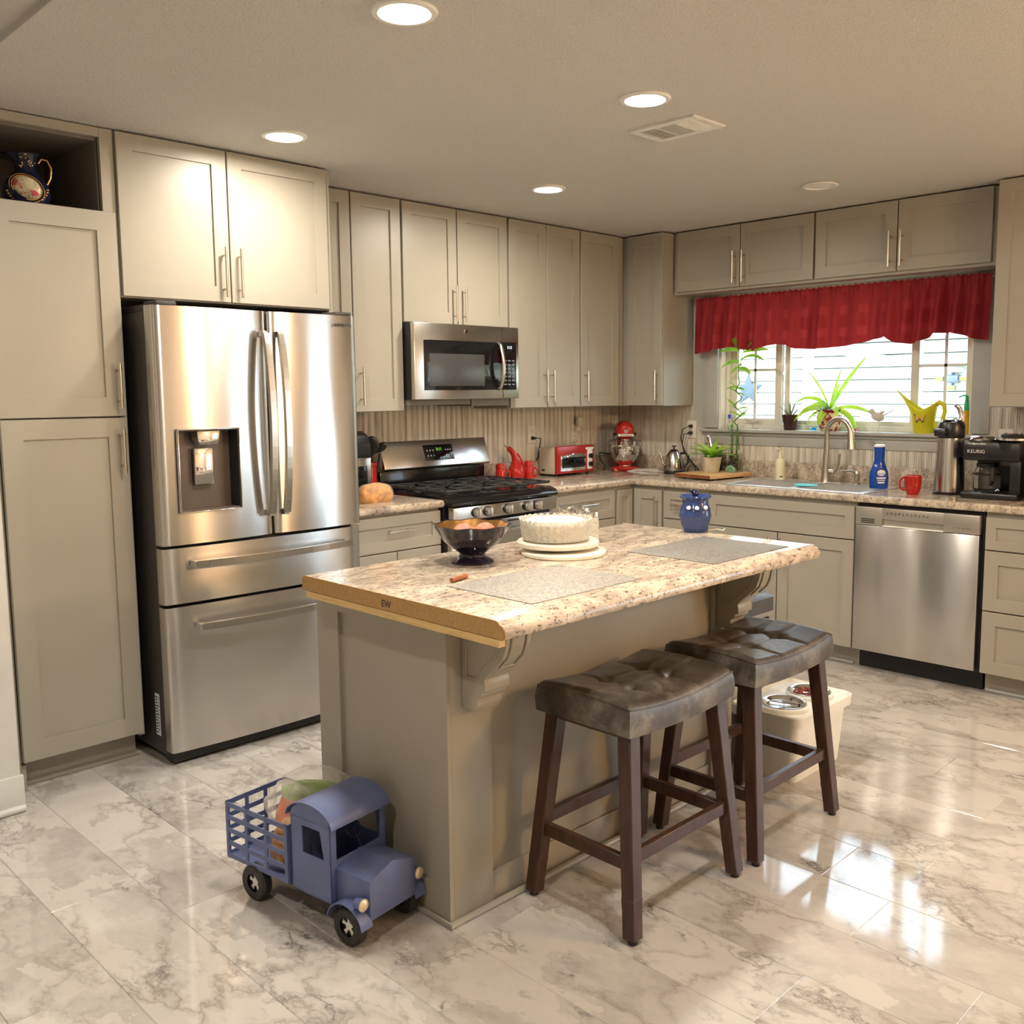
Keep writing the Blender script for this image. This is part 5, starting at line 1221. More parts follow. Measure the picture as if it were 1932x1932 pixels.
# cutting board with potted plant
t = thing('cutting_board', 'wooden cutting board on the counter left of the sink', 'cutting board', (-.29, -.985, K))
b = MB(); Mr = Matrix.Translation((-.285, -.985, K+.022)) @ Matrix.Rotation(rad(-8), 4, 'Z')
b.box(-.19, .19, -.145, .145, -.013, .010, .003); bmesh.ops.transform(b.b, matrix=Mr, verts=b.b.verts); obj('board', b, 'bamboo', t)
b = MB()
for sx in (-.15, .15):
    for sy in (-.11, .11): b.cyl((-.285+sx, -.985+sy, K), (-.285+sx, -.985+sy, K+.010), .012, seg=12)
obj('feet', b, 'black', t)
b = MB(); b.box(-.1915, -.1885, -.143, .143, -.012, .009); bmesh.ops.transform(b.b, matrix=Mr, verts=b.b.verts); obj('dark_edge', b, 'walnut', t)
BZ = K+.032
x, y = -.235, -.935
t = thing('potted_plant', 'lime-green leafy plant in a cream pot on the cutting board', 'potted plant', (x, y, BZ))
b = MB(); b.lathe([(.001, BZ), (.046, BZ), (.050, BZ+.005), (.064, BZ+.085), (.066, BZ+.092), (.060, BZ+.092), (.056, BZ+.08), (.001, BZ+.078)], (x, y, 0), 36); obj('pot', b, 'clay', t)
b = MB(); rn = random.Random(11)
for k in range(11):
    b.leaf((x, y, BZ+.080), k*2*PI/11+.2, .175+rn.random()*.02, .50+.25*(k % 2), .9, .036, fold=.12)
obj('lower_leaves', b, 'leafg', t, ang=80)
b = MB()
for k in range(9): b.leaf((x, y, BZ+.082), k*2*PI/9+.5, .155+rn.random()*.03, .80+.2*(k % 2), .8, .036, fold=.12)
b.leaf((x, y, BZ+.085), -1.2, .17, 1.35, .35, .030); obj('upper_leaves', b, 'leafl', t, ang=80)
t = thing('succulent_cutting', 'small round green leaf cutting on the cutting board', 'plant cutting', (-.235, -1.075, BZ))
b = MB(); b.tube([(-.235, -1.075+.028*math.cos(a), BZ+.006+.030*math.sin(a)) for a in [PI*i/10 for i in range(11)]], [.004]+[.010]*9+[.004], 8); b.ell((-.235, -1.075, BZ+.014), (.004, .024, .014)); obj('leaf', b, 'leafb', t)
# black bottle with silver top behind the plant
t = thing('pump_bottle', 'dark bottle with silver pump behind the lime plant', 'bottle', (-.10, -.86, K))
b = MB(); b.box(-.135, -.065, -.905, -.815, K, K+.175, .010); obj('bottle', b, 'black', t)
b = MB(); b.tube([(-.10, -.845, K+.175), (-.10, -.838, K+.20), (-.10, -.822, K+.235)], [.013, .010, .012], 12); b.ell((-.10, -.818, K+.243), (.012, .012, .010)); obj('pump', b, 'chrome', t)
# bamboo vase
x, y = -.085, -1.005
t = thing('bamboo_vase', 'glass vase of green pebbles with tall curly lucky bamboo', 'potted plant', (x, y, K))
b = MB(); b.lathe([(.001, K), (.034, K), (.035, K+.005), (.035, K+.165), (.033, K+.165), (.032, K+.008), (.001, K+.006)], (x, y, 0), 28); obj('vase', b, 'glass', t)
b = MB(); rn = random.Random(6)
for k in range(190):
    a = rn.random()*2*PI; q = .025*math.sqrt(rn.random()); q = .0245 if k % 2 else q
    b.ell((x+q*math.cos(a), y+q*math.sin(a), K+.014+rn.random()*.120), (.006, .006, .0045), 8, 5, Matrix.Rotation(rn.random()*3, 3, 'X'))
o = obj('pebbles', b, 'pebble', t); o['kind'] = 'stuff'
b = MB(); base = Vector((x, y, K+.02)); pts = []
for i in range(60):
    s_ = i/59; z = K+.02+.60*s_
    if s_ < .5: dx = dy = 0
    amp = .0 if s_ < .48 else (.022 if s_ < .80 else .022*(1-s_)/.2)
    a = (s_-.48)*2*PI*6
    dr = .10*min(s_, .5)**1.2
    pts.append((x+amp*math.cos(a)*.7, y-.012-dr*.25+amp*math.sin(a), z))
b.tube(pts, [.0055]*30+[.0035]*30, 8); main = obj('curly_stalk', b, 'stem', t)
top_ = Vector(pts[-1])
b = MB(); b.tube([(x-.008, y+.012, K+.02), (x-.008, y+.012, K+.235), (x-.006, y+.018, K+.32)], [.0065, .0065, .003], 8); b.tube([(x-.008, y+.012, K+.235), (x, y+.035, K+.285), (x+.005, y+.055, K+.315)], [.003, .0025, .002], 6); obj('short_stalk', b, 'stem', t)
b = MB(); rn = random.Random(21)
b.tube([top_, top_+Vector((0, .005, .10)), top_+Vector((0, .0, .16))], .003, 6); b.tube([top_+Vector((0, 0, .05)), top_+Vector((0, -.02, .11)), top_+Vector((0, -.035, .16))], .0025, 6)
for (dz, yy, az, L, r_, dp, w_) in ((.16, 0, 1.5, .14, .2, .5, .020), (.16, 0, 1.9, .13, 1.15, .2, .018), (.16, -.03, -1.4, .15, .8, .5, .022), (.15, -.035, -1.5, .15, .2, .35, .020), (.09, 0, 1.4, .14, .1, .8, .020), (.10, -.015, -1.7, .17, .55, 1.4, .016), (.05, 0, -1.3, .08, .1, 1.4, .020), (.06, 0, 1.7, .06, -.4, .8, .016), (.07, .0, -2.4, .10, .1, .4, .012)):
    b.leaf(top_+Vector((0, yy, dz)), az, L*1.15, r_, dp, w_*1.5, fold=.1, twist=1.0 if math.sin(az) > 0 else -1.0)
for k in range(13):
    s_ = 34+rn.randint(0, 22); b.leaf(pts[s_], rn.choice((1.5, -1.5, 2.2, -2.0))+rn.random()*.6, .06+rn.random()*.03, rn.random()*1.2-.3, .3, .018, twist=rn.uniform(-1.2, 1.2))
for k in range(5): b.leaf((x-.006, y+.018, K+.30), k*1.3, .05, 1.2-.2*k, .4, .011)
obj('leaves', b, 'leafg', t, ang=80)

# lotion, dish soap, mug
def lotion(x, y):
    t = thing('lotion_bottle', 'cream pump lotion bottle on the back rim of the sink', 'bottle', (x, y, .9185)); z = .9185
    b = MB(); b.lathe([(.001, z), (.026, z), (.028, z+.004), (.028, z+.105), (.024, z+.118), (.012, z+.125), (.012, z+.135)], (x, y, 0), 28); o = obj('bottle', b, 'lotion', t)
    b = MB(); b.lathe([(.013, z+.1352), (.013, z+.160), (.006, z+.162), (.006, z+.180), (.012, z+.181), (.013, z+.186), (.001, z+.187)], (x, y, 0), 20); b.tube([(x, y, z+.183), (x-.02, y+.02, z+.183)], .004, 8); obj('pump', b, 'lotion', t)
    b = MB(); a = -2.36; b.box(-.009, .009, -.0005, .0005, -.003, .003); bmesh.ops.transform(b.b, matrix=Matrix.Translation((x+.0284*math.cos(a), y+.0284*math.sin(a), z+.018)) @ Matrix.Rotation(a+PI/2, 4, 'Z'), verts=b.b.verts); obj('label_print', b, 'ink', o)
lotion(-.165, -1.375)
x, y = -.325, -2.155
z = K
x, y = -.30, -2.045; z = .9185
t = thing('dish_soap_bottle', 'blue dish soap bottle with white cap by the sink', 'bottle', (x, y, z))
def flat_(a, r, zz):  # flattened bottle, broad side to the camera
    d = Vector((-.7, -.7, 0)); s_ = Vector((.7, -.7, 0)); v = d*(r*.62*math.cos(a))+s_*(r*math.sin(a)); return (v.x, v.y, zz)
b = MB(); b.lathe([(.001, z), (.046, z), (.050, z+.006), (.052, z+.06), (.048, z+.09), (.034, z+.125), (.027, z+.15), (.028, z+.205), (.030, z+.222), (.001, z+.222)], (x, y, 0), 36, flat_); bo = obj('bottle', b, 'dawn', t)
b = MB(); b.lathe([(.031, z+.2222), (.030, z+.232), (.018, z+.236), (.001, z+.236)], (x, y, 0), 28, flat_); obj('cap', b, 'dawncap', t)
def onface(w_, h_, zc_, off): return Matrix.Translation((x-.7*off, y-.7*off, zc_)) @ Matrix.Rotation(-PI/4, 4, 'Z') @ Matrix.Rotation(PI/2, 4, 'X')
b = MB(); n = 24; Mf = onface(0, 0, z+.065, .0325)
b.prism([(.030*math.cos(2*PI*i/n), .046*math.sin(2*PI*i/n)) for i in range(n)], 'z', 0, .0006); bmesh.ops.transform(b.b, matrix=Mf, verts=b.b.verts); lb = obj('label', b, 'labelblue', bo)
b = MB(); b.prism([(.022*math.cos(2*PI*i/n), .020+.016*math.sin(2*PI*i/n)) for i in range(n)], 'z', .0006, .0010); b.box(-.024, .024, -.012, -.004, .0006, .001); b.box(-.02, .02, -.022, -.018, .0006, .001); b.box(-.018, .018, -.036, -.028, .0006, .001); bmesh.ops.transform(b.b, matrix=Mf, verts=b.b.verts); obj('label_art', b, 'label', lb)
b = MB(); b.text('DAWN', .015, Mf @ Matrix.Translation((0, .010, .0014)), .0003); obj('lettering', b, 'labelblue', lb)
x, y = -.455, -2.295
t = thing('mug', 'red ceramic mug between the dish soap and coffee flask', 'mug', (x, y, K))
b = MB(); b.lathe([(.001, K), (.028, K), (.030, K+.006), (.038, K+.030), (.042, K+.060), (.042, K+.097), (.0395, K+.098), (.0385, K+.03), (.001, K+.010)], (x, y, 0), 36); obj('cup', b, 'red', t)
b = MB(); ring_handle(b, (x-.028, y+.028, K+.056), (-.7, .7, 0), .030, .0052, .95, 1.1); obj('handle', b, 'red', t)
# airpot
x, y = -.300, -2.415
t = thing('airpot', 'tall stainless pump airpot with black top left of coffee maker', 'thermos', (x, y, K))
b = MB(); b.lathe([(.076, K), (.078, K+.010), (.074, K+.014)], (x, y, 0), 40); obj('base', b, 'black', t)
b = MB(); b.lathe([(.074, K+.014), (.072, K+.10), (.064, K+.275), (.063, K+.285)], (x, y, 0), 44); obj('body', b, 'steel2', t, ang=60)
b = MB(); b.lathe([(.064, K+.2855), (.066, K+.30), (.066, K+.345), (.058, K+.365), (.030, K+.374), (.001, K+.375)], (x, y, 0), 40); b.box(x-.105, x-.045, y-.012, y+.048, K+.295, K+.335, .010); hd = obj('pump_head', b, 'black', t)
b = MB(); b.tube([(x-.02, y-.01, K+.374), (x-.012, y-.020, K+.385), (x-.012, y-.04, K+.374)], .004, 8); b.lathe([(.032, K+.3752), (.030, K+.379), (.001, K+.380)], (x-.015, y+.01, 0), 24); obj('pump_plate', b, 'chrome', hd)
b = MB(); b.tube([(x-.01, y-.048, K+.372), (x, y-.050, K+.40), (x+.0, y-.036, K+.435), (x-.0, y-.015, K+.452)], [.016, .017, .014, .010], 12, flat=.55); obj('carry_handle', b, 'chrome', t)
# coffee maker
t = thing('coffee_maker', 'black dual coffee maker with glass carafe right of the airpot', 'coffee maker', (-.35, -2.66, K))
cm = MB(); Y0, Y1 = -2.79, -2.525
cm.box(-.455, -.09, Y0, Y1, K, K+.032, .010); cm.box(-.24, -.09, Y0, Y1, K+.03, K+.285, .012); cm.box(-.44, -.09, Y0, Y1, K+.185, K+.275, .014); cm.box(-.42, -.24, Y0, Y0+.05, K+.03, K+.19, .004)
bd = obj('body', cm, 'black', t)
b = MB(); b.lathe([(.062, K+.276), (.066, K+.286), (.052, K+.300), (.02, K+.306), (.001, K+.306)], (-.36, -2.590, 0), 36, lambda a, r, zz: (r*1.1*math.cos(a), r*math.sin(a), zz)); obj('brew_lid', b, 'chrome', t)
b = MB(); b.lathe([(.066, K+.276), (.074, K+.284), (.074, K+.294), (.066, K+.298)], (-.34, -2.722, 0), 36); o = obj('reservoir_rim', b, 'chrome', t)
b = MB(); b.lathe([(.064, K+.2985), (.058, K+.310), (.02, K+.315), (.001, K+.315)], (-.34, -2.722, 0), 36); obj('reservoir_lid', b, 'black', t)
b = MB(); b.lathe([(.040, K+.165), (.060, K+.250), (.062, K+.275)], (-.385, -2.722, 0), 32); obj('filter_basket', b, 'black', t)
b = MB(); b.text('KEURIG', .024, TB(-.4412, -2.590, K+.222), .0004); obj('lettering', b, 'silverink', bd)
b = MB(); b.box(-.4415, -.4395, -2.635, -2.55, K+.262, K+.270, .001); obj('trim_bar', b, 'chrome', bd)
b = MB(); cxx, cyy = -.345, -2.615; b.lathe([(.001, K+.034), (.058, K+.034), (.064, K+.045), (.064, K+.12), (.050, K+.150), (.046, K+.150), (.060, K+.12), (.060, K+.047), (.001, K+.038)], (cxx, cyy, 0), 36); o = obj('carafe', b, 'glass', t)
b = MB(); b.lathe([(.051, K+.150), (.052, K+.166), (.001, K+.168)], (cxx, cyy, 0), 30); b.lathe([(.0655, K+.112), (.0655, K+.122)], (cxx, cyy, 0), 30, cap=False); b.tube([(cxx-.05, cyy-.03, K+.155), (cxx-.078, cyy-.050, K+.150), (cxx-.082, cyy-.054, K+.09), (cxx-.064, cyy-.040, K+.07)], .009, 8); obj('carafe_handle', b, 'black', o)
t = thing('travel_mug', 'dark tumbler with a steel foot at the right edge of the counter', 'tumbler', (-.42, -2.865, K))
b = MB(); b.lathe([(.040, K), (.040, K+.028)], (-.42, -2.865, 0), 28); obj('foot', b, 'steel2', t)
b = MB(); b.lathe([(.040, K+.0282), (.041, K+.19), (.036, K+.21), (.001, K+.212)], (-.42, -2.865, 0), 28); obj('body', b, 'black', t)
t = thing('black_canister', 'large black canister behind the tumbler at the right edge', 'canister', (-.2, -2.88, K))
b = MB(); b.box(-.30, -.12, -2.98, -2.80, K, K+.27, .015); obj('body', b, 'black', t)
b = MB(); b.box(-.29, -.13, -2.97, -2.81, K+.271, K+.287, .006); obj('lid', b, 'blackmat', t)
b = MB(); b.tube([(-.018, -2.585, 1.205), (-.05, -2.60, 1.205), (-.08, -2.64, 1.20), (-.10, -2.68, 1.198), (-.11, -2.69, 1.22)], .004, 8); b.tube([(-.0186, -2.585, 1.205), (-.045, -2.585, 1.205)], [.013, .010], 12)
tag(obj('plug_cord', b, 'black', loc=(-.03, -2.60, 1.2)), 'black coffee maker cord plugged in right of the window', 'power cord')

# ------------------------------------------------------------------ window sill
S = WZ0+.0002
x, y = .012, -1.335
t = thing('aloe_pot', 'spiky little plant in a dark brown pot on the sill', 'potted plant', (x, y, S))
b = MB(); b.lathe([(.001, S), (.034, S), (.036, S+.006), (.044, S+.06), (.050, S+.094), (.046, S+.094), (.040, S+.07), (.001, S+.07)], (x, y, 0), 48, lambda a, r, z: (r*(1+.03*math.cos(8*a))*math.cos(a), r*(1+.03*math.cos(8*a))*math.sin(a), z)); obj('pot', b, 'brownpot', t)
b = MB(); rn = random.Random(5)
for k in range(12): b.leaf((x, y, S+.068), k*.9, .09+rn.random()*.04, .75+rn.random()*.5, .2, .011, 6, .3)
obj('leaves', b, 'aloe', t, ang=80)
x, y = .008, -1.595
t = thing('spider_plant', 'arching variegated plant in a red and cream pot on the sill', 'potted plant', (x, y, S))
b = MB(); b.lathe([(.001, S), (.046, S), (.050, S+.004), (.066, S+.035), (.076, S+.075), (.072, S+.108), (.066, S+.115)], (x, y, 0), 40, cap=False); obj('pot', b, 'speckpot', t)
b = MB(); b.lathe([(.066, S+.115), (.074, S+.118), (.076, S+.126), (.070, S+.129), (.062, S+.118), (.001, S+.110)], (x, y, 0), 40, cap=False); obj('rim', b, 'maroon', t)
b = MB(); rn = random.Random(9)
for (az, L, r_, dp, w_) in ((-1.3, .30, 1.12, .25, .030), (-1.5, .22, 1.35, .1, .028), (1.6, .22, 1.0, 1.9, .022), (1.3, .22, .75, 2.3, .026), (1.8, .19, .35, 1.4, .022), (-1.6, .22, .35, .9, .024), (-1.8, .20, .25, 1.8, .026), (-1.2, .17, .2, 1.9, .022), (1.5, .17, .15, 1.6, .026), (2.3, .16, .6, 1.6, .024), (-2.4, .16, .6, 1.8, .024), (3.14, .14, .3, 1.9, .030), (1.7, .24, 1.25, .5, .010), (-1.7, .22, 1.2, .6, .008), (0, .16, 1.2, .5, .02), (1.0, .18, .6, 1.9, .02)):
    b.leaf((x, y, S+.115), az, L*1.28, r_, dp, w_*1.35, 12, twist=.75 if math.sin(az) > 0 else -.75)
obj('leaves', b, 'leafl', t, ang=80)
b = MB(); b.leaf((x-.02, y, S+.12), 3.0, .09, .9, 2.2, .034, 9); b.leaf((x-.01, y+.005, S+.12), 2.4, .08, 1.3, .9, .036, 9); obj('young_leaves', b, 'leafb', t, ang=80)
b = MB(); b.tube([(x, y+.02, S+.12), (x-.0, y+.09, S+.10), (x, y+.14, S+.13), (x, y+.155, S+.15)], .0016, 6); obj('runner', b, 'stem', t)
def bird(name, label, x, y, s, mm, legs=0, dirn=1):
    t = thing(name, label, 'figurine', (x, y, S)); z = S+legs
    b = MB(); b.ell((x, y, z+.30*s), (.24*s, .42*s, .27*s), 20, 12, Matrix.Rotation(.3*dirn, 3, 'X')); b.ell((x, y+.36*s*dirn, z+.60*s), (.17*s, .19*s, .17*s)); 
    b.tube([(x, y+.52*s*dirn, z+.62*s), (x, y+.70*s*dirn, z+.66*s)], [.05*s, .01*s], 8); obj('body', b, mm, t)
    b = MB(); b.tube([(x, y-.30*s*dirn, z+.36*s), (x, y-.60*s*dirn, z+.50*s), (x, y-1.02*s*dirn, z+.74*s)], [.10*s, .07*s, .05*s], 8, flat=.5); b.ell((x, y-.22*s*dirn, z+.52*s), (.08*s, .22*s, .10*s), 14, 8, Matrix.Rotation(-.5*dirn, 3, 'X')); obj('tail', b, mm, t)
    if legs:
        b = MB(); b.tube([(x+.01, y, z+.10*s), (x+.01, y-.012, S+.045), (x+.01, y+.004, S+.002)], .0015, 6); b.tube([(x-.01, y-.008, z+.10*s), (x-.01, y-.02, S+.045), (x-.01, y-.002, S+.002)], .0015, 6); b.box(x-.012, x+.012, y-.012, y+.03, S, S+.003); obj('legs', b, mm, t)
bird('bird_figurine', 'whitewashed bird on wire legs standing on the sill', -.01, -1.895, .095, 'birdw', .060)
bird('glass_bird', 'small blue glass bird on the sill left of the speckled pot', -.03, -1.515, .036, 'blueglass', 0, -1)
bird('glass_bird', 'small pink glass bird on the sill right of the speckled pot', -.03, -1.775, .032, 'pinkglass', 0, 1)
# watering can
x, y = -.002, -2.150
t = thing('watering_can', 'yellow plastic watering can with a butterfly on the sill', 'watering can', (x, y, S))
b = MB(); n = 40; secs = []
def wc(a, k):   # k 0..1 up
    r = .050+.024*k; cy = math.cos(a); sx = math.sin(a); q = max(0, (k-.30)/.70)
    rim = .128+(.120*max(0, cy)**2.2 if cy > 0 else .040*(-cy)**1.5)
    yy = r*cy; xx = r*.72*sx
    if cy > 0: yy += .088*q**1.7*cy**2.4; xx *= 1-.72*q*cy**1.5
    return (x+xx, y+yy, S+rim*k)
rows = [[b.b.verts.new(wc(2*PI*i/n, j/14)) for i in range(n)] for j in range(15)]
for A, B_ in zip(rows, rows[1:]):
    for i in range(n): b.b.faces.new((A[i], A[(i+1) % n], B_[(i+1) % n], B_[i]))
b.b.faces.new(rows[0][::-1]); o = obj('can', b, 'yellow', t, ang=70)
md = o.modifiers.new('thick', 'SOLIDIFY'); md.thickness = .0022; md.offset = -1
b = MB(); b.tube([(x, y-.062, S+.155), (x, y-.085, S+.168), (x, y-.108, S+.158), (x, y-.115, S+.12), (x, y-.100, S+.06), (x, y-.060, S+.03)], [.010, .011, .010, .009, .008, .007], 12, flat=1.3); obj('handle', b, 'yellow', t)
Mf = Matrix.Translation((x-.0475, y, S+.083)) @ Matrix.Rotation(-PI/2, 4, 'Z') @ Matrix.Rotation(PI/2, 4, 'X') @ Matrix.Rotation(-.16, 4, 'X')
for s_ in (-1, 1):
    w1 = [(0, 0), (s_*.010, .020), (s_*.030, .026), (s_*.034, .018), (s_*.024, .0), (s_*.022, -.018), (s_*.014, -.024), (s_*.004, -.010)]
    b = MB(); b.prism(w1 if s_ > 0 else w1[::-1], 'z', 0, .0006); bmesh.ops.transform(b.b, matrix=Mf, verts=b.b.verts); wg = obj('butterfly_wing', b, 'butterk', t)
    b = MB(); w2 = [(p[0]*.72+s_*.004, p[1]*.72+.001) for p in w1]; b.prism(w2 if s_ > 0 else w2[::-1], 'z', .0006, .001); bmesh.ops.transform(b.b, matrix=Mf, verts=b.b.verts); obj('wing_patch', b, 'butter', wg)
b = MB(); b.tube([(0, -.014, .001), (0, .016, .001)], .0016, 6); b.tube([(0, .016, .001), (.006, .028, .001)], .0005, 5); b.tube([(0, .016, .001), (-.006, .028, .001)], .0005, 5); bmesh.ops.transform(b.b, matrix=Mf, verts=b.b.verts); obj('butterfly_body', b, 'butterk', t)
x, y = .012, -2.372
t = thing('pump_soap', 'amber soap bottle with green pump at the right of the sill', 'bottle', (x, y, S))
b = MB(); b.lathe([(.001, S), (.018, S), (.018, S+.12), (.012, S+.125)], (x, y, 0), 20); obj('bottle', b, 'pumpy', t)
b = MB(); b.lathe([(.014, S+.1255), (.012, S+.160), (.008, S+.195), (.009, S+.205), (.001, S+.206)], (x, y, 0), 18); b.tube([(x, y, S+.203), (x, y+.02, S+.206), (x, y+.042, S+.196)], [.005, .004, .003], 8); obj('pump', b, 'pumpg', t)
x, y = .03, -.895
t = thing('glass_vial', 'small clear vial with a blue stopper at the left of the sill', 'vial', (x, y, S))
b = MB(); b.lathe([(.001, S), (.020, S), (.022, S+.005), (.010, S+.05), (.010, S+.065)], (x, y, 0), 20); obj('vial', b, 'glass', t)
b = MB(); b.lathe([(.011, S+.0652), (.012, S+.090), (.001, S+.091)], (x, y, 0), 18); obj('stopper', b, 'bluelid', t)

# ------------------------------------------------------------------ valance
def interp(T, v):
    for (a, p), (b_, q) in zip(T, T[1:]):
        if a <= v <= b_:
            k = (v-a)/(b_-a); return p+(q-p)*k
    return T[-1][1] if v > T[-1][0] else T[0][1]
bot = [(.700, 1.682), (.80, 1.690), (.90, 1.712), (.985, 1.718), (1.06, 1.700), (1.14, 1.688), (1.20, 1.708), (1.30, 1.722), (1.37, 1.712), (1.42, 1.690), (1.55, 1.683), (1.68, 1.690), (1.80, 1.700), (1.90, 1.722), (1.96, 1.735), (1.985, 1.722), (2.02, 1.700), (2.10, 1.690), (2.17, 1.705), (2.24, 1.738), (2.31, 1.742), (2.38, 1.722), (2.45, 1.700), (2.515, 1.690)]
t = thing('valance', 'gathered red plaid valance across the top of the window', 'curtain', (-.08, -1.62, 2.02))
b = MB(); NU, NV = 420, 22
rn = random.Random(15); fr = [(rn.uniform(20, 75), rn.random()*6.28, rn.uniform(.3, 1)) for _ in range(7)]
def fold(u):
    return sum(a*math.sin(f*u+p) for f, p, a in fr)/3.2
def val(i, j):
    u = .715+1.795*i; k = j; zb = interp(bot, u-.0+.004*math.sin(60*u)); zt_ = 2.032
    yy = -(u if k < 1 else u) ; f = fold(u+.012*k)
    z = zt_+(zb-zt_)*k
    env = .010+.030*min(1, k*1.6); fine = .006*math.sin(u*230)*max(0, 1-k*4)
    shift = (1-k)*.0
    uu = u+( (u-.715 < .12) and -.012*k or 0)
    return (-.095-f*env-fine-.012*k, -uu-.004*f, z+.003*math.sin(u*170)*(1 if k < .02 else 0))
b.grid(NU, NV, val); obj('fabric', b, 'cloth', t, ang=80)
b = MB(); b.cyl((-.040, -.70, 2.020), (-.040, -2.515, 2.020), .006, seg=12); obj('rod', b, 'whitepl', t)

# ------------------------------------------------------------------ pitcher in the niche
x, y, z = -3.985, -.47, 2.1205
t = thing('porcelain_pitcher', 'navy and gold porcelain pitcher with floral medallion in the niche', 'pitcher', (x, y, z))
def pf(a, r, zz):
    k = (zz-z)/.2; yy = .75*r*math.sin(a); xx = r*math.cos(a)
    if k > .85: xx -= (.025*(k-.85)/.15)*max(0, -math.cos(a))**2; 
    v = Matrix.Rotation(-PI/4+.35, 3, 'Z') @ Vector((xx, yy, 0)); return (v.x, v.y, zz)
b = MB(); b.lathe([(.001, z), (.046, z), (.050, z+.005), (.046, z+.012), (.070, z+.030), (.082, z+.062), (.074, z+.098), (.048, z+.130), (.034, z+.150), (.034, z+.172), (.045, z+.198), (.052, z+.206), (.046, z+.206), (.001, z+.19)], (x, y, 0), 48, pf); bo = obj('body', b, 'navy', t, ang=60)
Mf = Matrix.Translation((x-.005, y, z+.078)) @ Matrix.Rotation(-PI/4+.35+.0, 4, 'Z') @ Matrix.Rotation(PI/2, 4, 'X')
n = 28
def el(cx, cy, rx, ry, rot):
    return [(cx+rx*math.cos(2*PI*i/n)*math.cos(rot)-ry*math.sin(2*PI*i/n)*math.sin(rot), cy+rx*math.cos(2*PI*i/n)*math.sin(rot)+ry*math.sin(2*PI*i/n)*math.cos(rot)) for i in range(n)]
b = MB(); b.ell((0, 0, 0), (.050, .037, .018), 32, 12, Matrix.Rotation(-.55, 3, 'Z')); bmesh.ops.transform(b.b, matrix=Mf @ Matrix.Translation((.012, .0, .049)), verts=b.b.verts); me_ = obj('medallion', b, 'medal', bo, ang=70)
b = MB()
for R_, th in ((1.04, .0022), (1.22, .0016)):
    b.tube([(p[0], p[1], 0.002-.010*(R_-1)*4) for p in el(0, 0, .050*R_, .037*R_, -.55)]+[(el(0, 0, .050*R_, .037*R_, -.55)[0][0], el(0, 0, .050*R_, .037*R_, -.55)[0][1], 0.002-.010*(R_-1)*4)], th, 6)
rn = random.Random(31)
for k in range(16):
    a = PI+.25+k*PI/15*.9; p = (.050*1.34*math.cos(a), .037*1.40*math.sin(a)); b.ell((p[0], p[1], -.008), (.005, .004, .003), 8, 5)
bmesh.ops.transform(b.b, matrix=Mf @ Matrix.Translation((.012, .0, .050)), verts=b.b.verts); obj('gilding', b, 'gold', bo)
b = MB()
for k in range(14):
    aa = -2.0+rn.random()*1.5; zz = z+.155+rn.random()*.045; rr_ = .036+(zz-z-.155)*.30; v = pf(aa, rr_, zz); b.ell((x+v[0], y+v[1], zz), (.0035, .0035, .003), 6, 4)
obj('neck_gilding', b, 'gold', bo)
hv = Vector((math.cos(-PI/4+.35), math.sin(-PI/4+.35), 0)); c0 = Vector((x, y, z))
b = MB(); b.tube([c0+hv*.044+Vector((0, 0, .176)), c0+hv*.055+Vector((0, 0, .192)), c0+hv*.075+Vector((0, 0, .188)), c0+hv*.086+Vector((0, 0, .160)), c0+hv*.082+Vector((0, 0, .125)), c0+hv*.068+Vector((0, 0, .098))], .0045, 10); obj('handle', b, 'gold', t)

# ------------------------------------------------------------------ ceiling fixtures
def recessed(x, y, on, label, group=None):
    zc_ = CH if x > -4.29 else CH+.02
    t = thing('recessed_light', label, 'ceiling light', (x, y, zc_-.02), 0, 'recessed ceiling lights')
    b = MB(); b.lathe([(.085, zc_-.0004), (.088, zc_-.004), (.084, zc_-.009), (.070, zc_-.010), (.066, zc_-.0005)], (x, y, 0), 48, cap=False); obj('trim_ring', b, 'whitepl', t)
    b = MB(); b.lathe([(.001, zc_-.0065), (.045, zc_-.0065), (.067, zc_-.004), (.067, zc_-.0006), (.001, zc_-.0006)], (x, y, 0), 48); obj('lens', b, 'lens' if on else 'lensoff', t)
    if on:
        l = bpy.data.lights.new('recessed_lamp', 'AREA'); l.shape = 'DISK'; l.size = .12; l.energy = LAMP_W*(.72 if abs(x+3.203) < .01 else 1); l.color = (1, .90, .77); l.spread = rad(175)
        lo = bpy.data.objects.new('recessed_lamp', l); C.objects.link(lo); lo.parent = t; lo.location = (0, 0, .010)
LG = [(-3.611, -2.233, True, 'lit recessed ceiling light nearest the top edge of the photo'),
      (-2.562, -2.209, True, 'lit recessed ceiling light beside the air vent'),
      (-3.203, -.961, True, 'lit recessed ceiling light in front of the fridge cabinet'),
      (-1.763, -.995, True, 'lit recessed ceiling light in front of the microwave cabinets'),
      (-.841, -1.947, False, 'unlit recessed ceiling light in front of the window'),
      (-3.55, -3.46, True, 'recessed light above the near side of the island, out of frame'),
      (-5.3, -3.3, True, 'added unseen fill light above the camera, built like the recessed lights')]  # last entry is an extra lamp added for brightness, not a known fixture
for a in LG: recessed(*a)
t = thing('ceiling_vent', 'white louvred air vent in the ceiling by the light', 'air vent', (-2.18, -2.065, CH-.006))
b = MB(); X0, X1, Y0, Y1 = -2.285, -2.080, -2.215, -1.915; zc_ = CH-.0002
for q in ((X0, X1, Y0, Y0+.025), (X0, X1, Y1-.025, Y1), (X0, X0+.030, Y0+.0251, Y1-.0251), (X1-.030, X1, Y0+.0251, Y1-.0251)): b.box(q[0], q[1], q[2], q[3], zc_-.008, zc_)
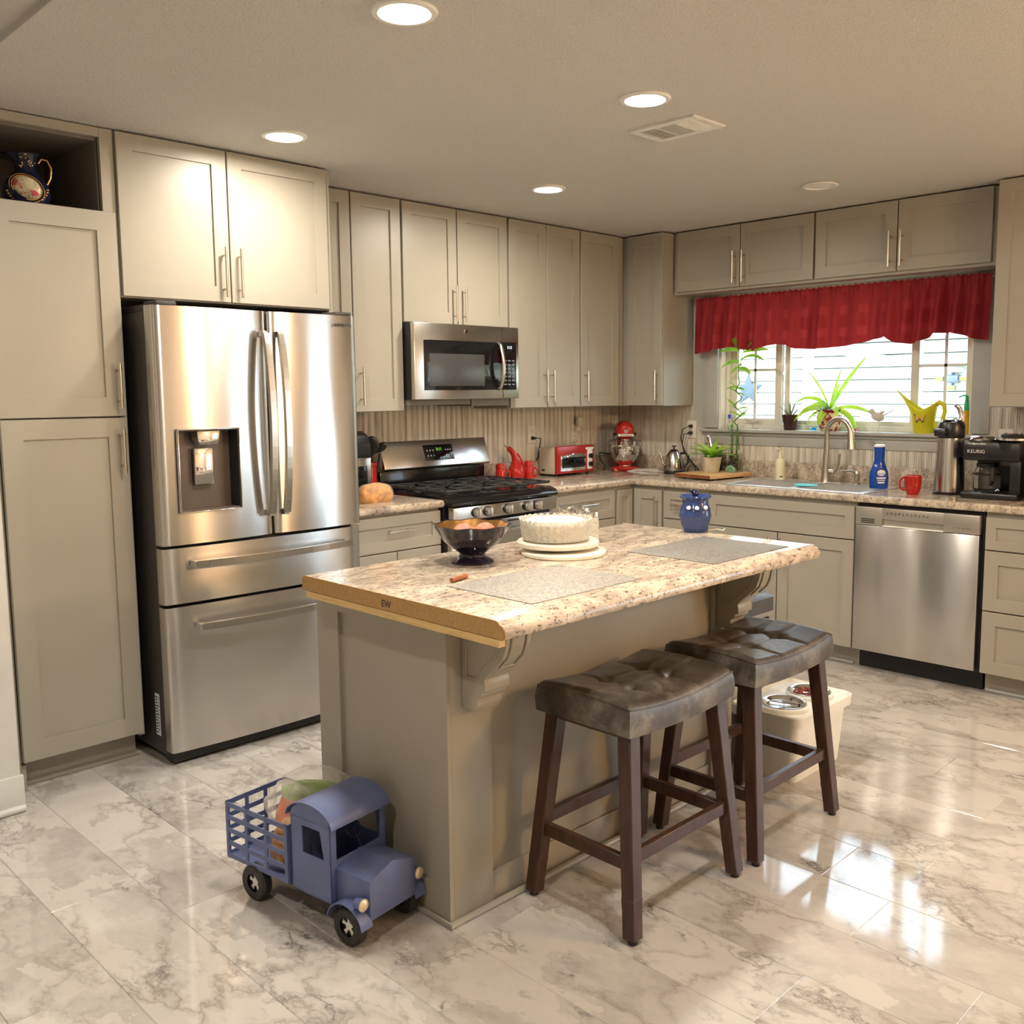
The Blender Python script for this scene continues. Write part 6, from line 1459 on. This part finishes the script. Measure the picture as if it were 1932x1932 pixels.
for k in (1, 2): yk = Y0+.025+(Y1-Y0-.05)*k/3; b.box(X0+.0301, X1-.0301, yk-.004, yk+.004, zc_-.007, zc_)
obj('frame', b, 'whitepl', t)
b = MB(); b.box(X0+.028, X1-.028, Y0+.022, Y1-.022, zc_-.0015, zc_-.0002); obj('backing', b, mat('vent_dark', (.10, .08, .06), .8), t)
for sec in range(3):
    ya = Y0+.027+(Y1-Y0-.05)*sec/3; yb_ = ya+(Y1-Y0-.05)/3-.006; b = MB()
    if sec == 1:
        for k in range(12): xx = X0+.034+k*(X1-X0-.068)/11; b.box(xx-.0015, xx+.0015, ya, yb_, zc_-.008, zc_-.0015)
    else:
        for k in range(6):
            yy = ya+.006+k*(yb_-ya-.012)/5; s_ = .006 if sec == 0 else -.006
            b.prism([(yy-.002, zc_-.002), (yy+.002, zc_-.002), (yy+.002+s_, zc_-.009), (yy-.002+s_, zc_-.009)], 'x', X0+.030, X1-.030)
    obj('louvres', b, 'whitepl', t)
# dining chandelier behind the camera (its warm bulbs show in the fridge and light the island front)
t = thing('chandelier', 'warm dining chandelier outside the frame, reflected in the fridge', 'chandelier', (-1.6, -5.6, 1.95))
b = MB(); b.cyl((-1.6, -5.6, 1.95), (-1.6, -5.6, CH), .008, seg=10); b.lathe([(.06, CH-.02), (.06, CH)], (-1.6, -5.6, 0), 20)
for k in range(3): a = k*2*PI/3; b.tube([(-1.6, -5.6, 1.97), (-1.6+.10*math.cos(a), -5.6+.10*math.sin(a), 1.93), (-1.6+.18*math.cos(a), -5.6+.18*math.sin(a), 1.99)], .008, 8)
obj('frame', b, 'blackmat', t)
for k in range(3):
    a = k*2*PI/3; p = (-1.6+.18*math.cos(a), -5.6+.18*math.sin(a), 2.03); b = MB(); b.ell(p, (.03, .03, .04)); obj('bulb', b, 'bulb', t)
    l = bpy.data.lights.new('bulb_lamp', 'POINT'); l.energy = BULB_W; l.color = (1, .60, .30); l.shadow_soft_size = .045
    lo = bpy.data.objects.new('bulb_lamp', l); C.objects.link(lo); lo.parent = t; lo.location = Vector(p)-Vector((-1.6, -5.6, 1.95))-Vector((0, 0, .09))
